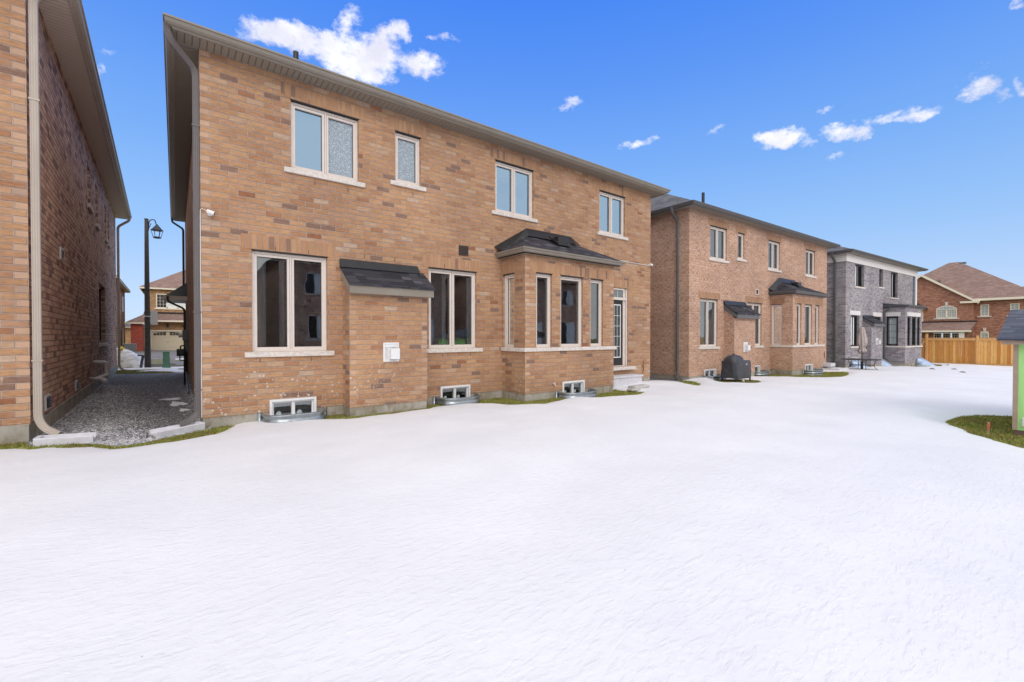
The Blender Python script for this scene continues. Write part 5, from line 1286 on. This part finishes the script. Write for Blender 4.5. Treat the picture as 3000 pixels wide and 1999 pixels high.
# house across the road with the garage
def garage_house():
    y0 = 60.; H = empty('garage_house', -2.5, y0, -1.8, 0, 'house across the road with a cream garage door and a triple upper window', 'house')
    F = Fr((0, 0), (1, 0), (0, 1)); X = lambda x: x + 2.5
    mb = MB(); panel(mb, F, 0, 9.5, -2., 5.05, [(X(-1.60), X(1.2), 2.98, 4.5), (X(-2.03), X(.76), -1.79, .53)], rev=.15); mb.face([(0, 0, -2), (0, 11, -2), (0, 11, 5.05), (0, 0, 5.05)]); mb.face([(9.5, 0, -2), (9.5, 11, -2), (9.5, 11, 5.05), (9.5, 0, 5.05)]); mb.build('wall', 'buff_brick', H, recalc=False)
    hip_roof(H, 0, 9.5, 0, 11, 5.0, .4, 33, 'brown_shingle')
    mb = MB(); mb.box(-.4, 9.9, -.42, -.3, 4.95, 5.12); mb.box(-.42, -.3, -.3, 11, 4.95, 5.12); mb.box(-.3, 9.8, -.3, 0, 5.02, 5.04); mb.build('fascia', 'pale_trim', H)
    mb = MB(); z = [1.58, 2.5]; mb.mesh([(-.5, -.9, 1.66), (9.9, -.9, 1.66), (9.9, 0, 2.4), (-.1, 0, 2.4), (-.5, 0, 1.66), (9.9, 0, 1.66)], [(0, 1, 2, 3), (0, 3, 4), (0, 4, 5, 1), (1, 5, 2)]); r = mb.build('small_roof', 'brown_shingle', H)
    mb = MB(); mb.box(-.1, 9.9, -.05, -.004, 2.4, 2.56); mb.build('flashing', 'black_metal', r)
    mb = MB(); mb.box(-.55, 9.9, -1.0, -.88, 1.5, 1.66); mb.box(-.5, 9.9, -.88, 0, 1.5, 1.54); mb.build('fascia', 'pale_trim', r)
    mb = MB(); a, b, c, d = X(-1.60), X(1.2), 2.98, 4.5; rail(mb, F, a, b, c, d, .09, .0, .1); w3 = (b - a) / 3
    for i in (1, 2): mb.fbox(F, a + w3 * i - .07, a + w3 * i + .07, .0, .1, c, d)
    mb.fbox(F, a - .15, b + .15, -.08, .0, c - .12, c)
    w = mb.build('window', 'pale_trim', H)
    for i in range(3):
        mb = MB(); mb.fbox(F, a + w3 * i + .09, a + w3 * (i + 1) - .09, .08, .09, c + .09, d - .09); mb.build('pane', ['window_dark', 'curtain_cloth', 'curtain_cloth'][i], w)
    mb = MB()
    for i in range(3):
        for k in (1, 2): xx = a + w3 * i + .07 + (w3 - .14) * k / 3; mb.fbox(F, xx - .012, xx + .012, .06, .078, c + .09, d - .09)
        for k in (1, 2, 3): zz = c + .09 + (d - c - .18) * k / 4; mb.fbox(F, a + w3 * i + .07, a + w3 * (i + 1) - .07, .06, .0785, zz - .012, zz + .012)
    mb.build('glazing_bars', 'pale_trim', w)
    mb = MB(); a, b = X(-2.03), X(.76); 
    for i in range(4): mb.fbox(F, a + .06, b - .06, .12, .16, -1.78 + .57 * i, -1.78 + .57 * i + .56)
    g = mb.build('garage_door', 'garage_paint', H, bevel=.01)
    mb = MB(); rail(mb, F, a - .1, b + .1, -1.9, .63, .12, -.02, .12); mb.build('door_trim', 'pale_trim', g)
    m = (a + b) / 2
    for s in (-1, 1):
        mb = MB(); cx = m + s * .68; n = 8; top = [(cx - .52 + 1.04 * i / n, .30 + .13 * (1 - (abs(s * (i / n) - (0 if s < 0 else 0)) if False else abs((i / n) - (1 if s < 0 else 0))) ** 2)) for i in range(n + 1)]
        vs = [F(x, .112, z_) for x, z_ in top] + [F(x, .112, .08) for x, z_ in top]; mb.mesh(vs, [(i, i + 1, n + 2 + i, n + 1 + i) for i in range(n)]); pw = mb.build('garage_window', 'window_dark', g, recalc=False)
        mb = MB()
        for k in range(1, 4): mb.fbox(F, cx - .52 + 1.04 * k / 4 - .015, cx - .52 + 1.04 * k / 4 + .015, .10, .111, .08, .42)
        mb.fbox(F, cx - .52, cx + .52, .10, .1115, .22, .25); mb.build('glazing_bars', 'garage_paint', pw)
    mb = MB(); mb.fbox(F, m - .06, m + .06, .10, .12, -.65, -.60); mb.build('handle', 'black_metal', g)
    mb = MB(); mb.box(m - .09, m + .09, -.16, -.0, .95, 1.25); mb.box(m - .05, m + .05, -.2, -.0, 1.25, 1.35); mb.build('wall_lamp', 'black_metal', H)
    # house number
    cu = bpy.data.curves.new('house_number', 'FONT'); cu.body = '156'; cu.size = .34; cu.extrude = .012; tmp = bpy.data.objects.new('tmp', cu); COL.objects.link(tmp)
    bpy.context.view_layer.update(); me = bpy.data.meshes.new_from_object(tmp.evaluated_get(bpy.context.evaluated_depsgraph_get())); bpy.data.objects.remove(tmp)
    me.materials.clear(); me.materials.append(MATS['black_metal']); o = bpy.data.objects.new('house_number', me); COL.objects.link(o); o.parent = H; o.rotation_euler = (R(90), 0, 0); o.location = (X(.42), -.03, .95 + 1.8)
    # red brick neighbour part
    mb = MB(); mb.box(-3.4, -3.0, 0, .4, -2, 0)
garage_house()
H = empty('brick_house', -3.45, 56.5, -1.8, 0, 'low bright red brick wing seen left of the lamp pole', 'house')
mb = MB(); mb.box(0, .86, 0, 3.2, -2, 1.2); mb.build('wall', 'red_brick', H)
mb = MB(); mb.mesh([(-.4, -.4, 1.32), (1.1, -.4, 1.32), (1.1, 3.3, 1.32), (-.4, 3.3, 1.32), (.95, 1.2, 2.2), (1.1, 1.2, 2.2)], [(0, 1, 5, 4), (0, 4, 3), (3, 4, 5, 2), (1, 2, 5), (0, 3, 2, 1)]); r = mb.build('roof', 'brown_shingle', H)
mb = MB(); mb.box(-.42, 1.1, -.45, -.38, 1.2, 1.33); mb.box(-.42, -.36, -.38, 3.2, 1.2, 1.33); mb.build('fascia', 'pale_trim', r)
def far_house(x, y, w, d, zt, az, brickm, roofm, label, wins, pitch=28, oh=.45, tz=-1.8, fasc='sand_metal'):
    H = empty('brick_house', x, y, tz, az, label, 'house')
    mb = MB(); mb.box(0, w, 0, d, tz - .3, zt); mb.build('wall', brickm, H)
    hip_roof(H, 0, w, 0, d, zt, oh, pitch, roofm)
    mb = MB()
    for (a0, a1, b0, b1) in ((-oh, w + oh, -oh, -oh + .1), (-oh, w + oh, d + oh - .1, d + oh), (-oh, -oh + .1, -oh + .1, d + oh - .1), (w + oh - .1, w + oh, -oh + .1, d + oh - .1)): mb.box(a0, a1, b0, b1, zt - .06, zt + .12)
    mb.box(-oh + .1, w + oh - .1, -oh + .1, d + oh - .1, zt - .02, zt + .02); mb.build('fascia', fasc, H)
    for (sd, a, b, c, e) in wins:
        F = {'f': Fr((0, 0), (1, 0), (0, 1)), 'r': Fr((w, 0), (0, 1), (-1, 0)), 'l': Fr((0, 0), (0, 1), (1, 0))}[sd]
        mb = MB(); mb.fbox(F, a, b, -.012, -.003, c, e); wd = mb.build('window', 'window_dark', H); mb = MB(); mb.fbox(F, a - .1, b + .1, -.07, -.003, c - .1, c - .004); mb.build('sill', 'sill_stone', wd)
    return H
far_house(-13.6, 50, 9.3, 15.5, 4.95, 0.6, 'lifted_tan_brick', 'brown_shingle', 'tan brick house beyond the road with narrow dark side windows', [('r', 4, 4.7, 2.6, 4.2), ('r', 8, 8.8, 2.6, 4.2), ('r', 12, 12.8, 2.6, 4.2), ('r', 5, 6, -.9, .9), ('r', 11.6, 13, -.9, .9)])
far_house(-6.2, 82, 2.8, 8, 1.2, 0, 'buff_brick', 'grey_shingle', 'distant low house with a grey roof between the far brick houses', [('f', 1.6, 2.0, -.6, .4)], tz=-1.8)

# russet house beyond the fence, facing us
def russet():
    Xp = 70.; H = empty('brick_house', Xp, 20., -2.4, -90, 'russet brick house with a brown roof and arched window beyond the cedar fence', 'house')
    F = Fr((0, 0), (1, 0), (0, 1)); zb = -2.6; g0, g1 = 3.8, 12.28; ez = 3.98; ap = (8.04, 7.12)
    mb = MB(); panel(mb, F, g0, g1, zb, ez, [(9.32, 11.0, 2.05, 3.075), (9.1, 11.3, -1.1, .36)])
    mb.face([F(g0, 0, ez), F(g1, 0, ez), F(ap[0], 0, ap[1])]); mb.face([F(g1, 0, zb), F(g1, .6, zb), F(g1, .6, ez), F(g1, 0, ez)])
    panel(mb, Fr((0, .6), (1, 0), (0, 1)), g1, 16.8, zb, ez, [(12.77, 13.42, 2.2, 3.46), (14.95, 15.6, 2.2, 3.46), (12.79, 13.42, -.9, .45)]); mb.face([F(16.8, .6, zb), F(16.8, 14, zb), F(16.8, 14, ez), F(16.8, .6, ez)]); mb.face([F(g0, 0, zb), F(g0, 14, zb), F(g0, 14, ez), F(g0, 0, ez)])
    mb.build('wall', 'russet_brick', H, recalc=False)
    # main hip roof
    A, B, C_, D = (2.3, .2, 4.1), (17.3, .2, 4.1), (17.3, 14.2, 4.1), (2.3, 14.2, 4.1); r0, r1 = (9.33, 7.0, 9.16), (10.25, 7.0, 9.16)
    mb = MB(); mb.face([A, B, r1, r0]); mb.face([B, C_, r1]); mb.face([C_, D, r0, r1]); mb.face([D, A, r0]); mb.face([A, D, C_, B])
    # front gable roof running back into it
    s = (ap[1] - ez) / (g1 - ap[0]); lo = g1 + .45; zl = ez - .45 * s + .12
    for (xx) in (g0 - .45, lo):
        mb.mesh([(xx, -.35, zl), (ap[0], -.35, ap[1] + .14), (ap[0], 5.2, ap[1] + .14), (xx, 5.2, zl), (xx, -.35, zl - .08), (ap[0], -.35, ap[1] + .06), (ap[0], 5.2, ap[1] + .06), (xx, 5.2, zl - .08)], [(0, 1, 2, 3), (4, 7, 6, 5), (0, 4, 5, 1), (1, 5, 6, 2), (2, 6, 7, 3), (3, 7, 4, 0)])
    ro = mb.build('roof', 'brown_shingle', H)
    mb = MB()
    for (xx) in (g0 - .45, lo):
        mb.mesh([(xx, -.40, zl + .0), (ap[0], -.40, ap[1] + .14), (ap[0], -.351, ap[1] + .14), (xx, -.351, zl + .0), (xx, -.40, zl - .24), (ap[0], -.40, ap[1] - .14), (ap[0], -.351, ap[1] - .14), (xx, -.351, zl - .24)], [(0, 1, 2, 3), (4, 7, 6, 5), (0, 4, 5, 1), (1, 5, 6, 2), (2, 6, 7, 3), (3, 7, 4, 0)])
    mb.box(g1 - .6, 17.3, .02, .2, 3.88, 4.12); mb.box(g1 - 1.0, g1 + .5, -.42, .02, 3.66, 3.86); mb.box(17.2, 17.4, .2, 14.2, 3.88, 4.12); mb.build('fascia', 'pale_trim', ro)
    mb = MB(); mb.box(9.0, 9.4, 1.6, 1.9, 6.3, 6.55) ; mb.box(7.8, 8.1, 6.9, 7.3, 8.7, 9.3) if False else None
    mb.box(10.35, 10.9, 6.6, 6.9, 8.85, 9.05); mb.build('roof_vent', 'slate_metal', ro)
    # windows
    def wn(a, b, c, d, arch=0, off=0., bars=(2, 3), key=False, cur=None, sill=True, n=1):
        Fo = Fr((0, off), (1, 0), (0, 1)); mb = MB(); rail(mb, Fo, a, b, c, d, .07, -.02, .08); w_ = (b - a) / n
        for i in range(1, n): mb.fbox(Fo, a + w_ * i - .07, a + w_ * i + .07, -.02, .08, c, d)
        if arch:
            N = 10; pts = [(a + (b - a) * i / N, d + arch * (1 - (2 * i / N - 1) ** 2)) for i in range(N + 1)]
            for p, q in zip(pts, pts[1:]):
                mb.mesh([Fo(p[0], -.025, p[1]), Fo(q[0], -.025, q[1]), Fo(q[0], .0, q[1]), Fo(p[0], .0, p[1]), Fo(p[0], -.025, p[1] + .09), Fo(q[0], -.025, q[1] + .09), Fo(q[0], .0, q[1] + .09), Fo(p[0], .0, p[1] + .09)], [(0, 1, 5, 4), (4, 5, 6, 7), (0, 4, 7, 3), (1, 2, 6, 5), (0, 3, 2, 1)])
        w = mb.build('window', 'pale_trim', H)
        mb = MB()
        mb.fbox(Fo, a + .07, b - .07, .05, .06, c + .07, d - .07)
        if arch: mb.face([Fo(x_, -.012, z_) for x_, z_ in pts] + [Fo(b, -.012, d), Fo(a, -.012, d)][:0] )
        mb.build('pane', cur or 'glass', w, recalc=False)
        mb = MB()
        for j in range(n):
            for i in range(1, bars[0]): x_ = a + w_ * j + w_ * i / bars[0]; mb.fbox(Fo, x_ - .015, x_ + .015, .02, .049, c, d)
        for i in range(1, bars[1]): z_ = c + (d - c) * i / bars[1]; mb.fbox(Fo, a + .05, b - .05, .02, .0485, z_ - .015, z_ + .015)
        if arch:
            for i in range(1, 6):
                x_ = a + (b - a) * i / 6; t = (2 * i / 6 - 1); mb.fbox(Fo, x_ - .015, x_ + .015, -.02, -.013, d, d + arch * (1 - t * t))
        mb.build('glazing_bars', 'pale_trim', w)
        if sill: mb = MB(); mb.fbox(Fo, a - .25, b + .2, -.1, -.003, c - .12, c - .003); mb.build('sill', 'sill_stone', w)
        if key: mb = MB(); m = (a + b) / 2; t = d + arch + .1; mb.mesh([Fo(m - .09, -.06, t), Fo(m + .09, -.06, t), Fo(m + .14, -.06, t + .38), Fo(m - .14, -.06, t + .38), Fo(m - .09, -.003, t), Fo(m + .09, -.003, t), Fo(m + .14, -.003, t + .38), Fo(m - .14, -.003, t + .38)], [(0, 1, 2, 3), (4, 7, 6, 5), (0, 4, 5, 1), (1, 5, 6, 2), (2, 6, 7, 3), (3, 7, 4, 0)]); mb.build('keystone', 'sill_stone', w)
    wn(9.32, 11.0, 2.05, 3.08, .32, 0, (4, 4), True, 'film', n=2)
    wn(12.77, 13.42, 2.2, 3.46, 0, .6, (2, 4), cur='film'); wn(14.95, 15.6, 2.2, 3.46, 0, .6, (2, 4), cur='film'); wn(12.79, 13.42, -.9, .36, .08, .6, (2, 6), True, 'film', False)
    for i in range(3): wn(9.13 + .74 * i, 9.77 + .74 * i, -1.1, .34, 0, 0, (3, 5), cur='window_dark', sill=False)
    # porch roof
    mb = MB(); mb.mesh([(7.2, -1.5, .62), (12.2, -1.5, .62), (12.6, 0, 1.58), (7.2, 0, 1.58), (7.2, 0, .62), (12.2, 0, .62)], [(0, 1, 2, 3), (0, 3, 4), (0, 4, 5, 1), (1, 5, 2)]); r = mb.build('porch_roof', 'brown_shingle', H)
    mb = MB(); mb.box(7.2, 12.35, -1.58, -1.49, .45, .63); mb.build('fascia', 'pale_trim', r)
    mb = MB(); mb.box(7.3, 12.6, -.05, -.004, 1.58, 1.72); mb.build('flashing', 'black_metal', r)
    mb = MB(); mb.box(11.35, 11.75, -1.4, -1.1, -2.5, .45); mb.build('column', 'white_trim', H)
    mb = MB(); mb.box(15.95, 16.07, .5, .59, -2.4, 3.9); mb.box(8.1, 8.2, -.12, -.004, 1.7, 3.4); mb.build('downspout', 'pale_trim', H)
    # pale gabled entrance wing at the left
    mb = MB(); mb.mesh([(6.0, -1.8, 3.1), (8.5, -1.8, 3.1), (7.0, -1.8, 4.3), (6.0, 0, 3.1), (8.5, 0, 3.1), (7.0, 0, 4.3)], [(0, 1, 2), (1, 4, 5, 2), (0, 2, 5, 3), (0, 3, 4, 1), (3, 5, 4)]); r = mb.build('entrance_gable', 'pale_trim', H)
    mb = MB(); mb.mesh([(8.6, -1.9, 3.1), (7.0, -1.9, 4.4), (7.0, 0, 4.4), (8.6, 0, 3.1), (8.6, -1.9, 3.2), (7.0, -1.9, 4.5), (7.0, 0, 4.5), (8.6, 0, 3.2)], [(0, 1, 2, 3), (4, 7, 6, 5), (0, 4, 5, 1), (1, 5, 6, 2), (2, 6, 7, 3), (3, 7, 4, 0)]); mb.build('gable_roof', 'dark_shingle', r)
russet()
far_house(84, 8.5, 12, 14, 4.6, -90, 'russet_brick', 'brown_shingle', 'far brown roof behind the russet house, at the right edge', [], pitch=24, tz=-2.5, fasc='pale_trim')

# the houses across the back yards (behind the camera; they show in the ground floor glass)
def opposite(x, label):
    y = -13.5; H = empty('brick_house', x, y, -1.6, 180, label, 'house', 'houses across the back yards, mirrored in the windows')
    F = Fr((0, 0), (1, 0), (0, 1)); ops = [(1.2, 2.5, 2.9, 4.3), (5.8, 7.2, 2.9, 4.3), (9.3, 10.6, 2.9, 4.3), (1.0, 3.0, -.9, 1.4), (5., 7.4, -1.2, 1.3), (9.2, 10.4, -.2, 1.4)]
    mb = MB(); panel(mb, F, 0, 12, -1.8, 4.9, ops); panel(mb, Fr((0, 0), (0, 1), (1, 0)), 0, 11, -1.8, 4.9); panel(mb, Fr((12, 0), (0, 1), (-1, 0)), 0, 11, -1.8, 4.9); mb.build('wall', 'lifted_tan_brick', H, recalc=False)
    for o in ops:
        mb = MB(); rail(mb, F, o[0], o[1], o[2], o[3], .07, .05, .12); m = (o[0] + o[1]) / 2; mb.fbox(F, m - .04, m + .04, .05, .12, o[2], o[3]); w = mb.build('window', 'cream_frame', H)
        mb = MB(); mb.fbox(F, o[0] + .05, m - .05, .09, .1, o[2] + .05, o[3] - .05); mb.build('blind', 'curtain_cloth', w)
        mb = MB(); mb.fbox(F, m + .04, o[1] - .05, .09, .1, o[2] + .05, o[3] - .05); mb.build('pane', 'window_dark', w)
        mb = MB(); mb.fbox(F, o[0] - .12, o[1] + .12, -.05, .05, o[2] - .09, o[2]); mb.build('sill', 'sill_stone', w)
    hip_roof(H, 0, 12, 0, 11, 4.9, .45, 26, 'brown_shingle')
opposite(3.5, 'brick house across the back yards at the left, seen as a reflection'); opposite(17.5, 'brick house across the back yards at the centre, seen only as a reflection'); opposite(31.5, 'brick house across the back yards at the right, seen only as a reflection')

# pale couch seen through the second ground floor window
ch = empty('armchair', .348 + 4.85, 9.04 + .55, -.75, 0, 'pale rounded armchair behind the ground floor window right of the small shingled roof', 'armchair'); ch['zb'] = 0.
mb = MB(); mb.sweep([(-.30, 0, 0), (-.30, 0, .45), (-.22, 0, .62), (-.05, 0, .70), (.3, 0, .70), (.46, 0, .62), (.54, 0, .45), (.54, 0, 0)], [(.09 * math.cos(k), .09 * math.sin(k)) for k in np.linspace(0, 6.28, 12, False)], up=(0, 1, 0)); mb.box(-.25, .48, .0, .12, .0, .6); mb.build('backrest', 'couch_cloth', ch, smooth=True)
mb = MB(); mb.box(-.25, .48, .12, .6, .0, .25); mb.build('seat', 'couch_cloth', ch, bevel=.04)

for o in bpy.data.objects:
    if 'zb' in o: del o['zb']
S.cycles.max_bounces = 8; S.cycles.transparent_max_bounces = 12
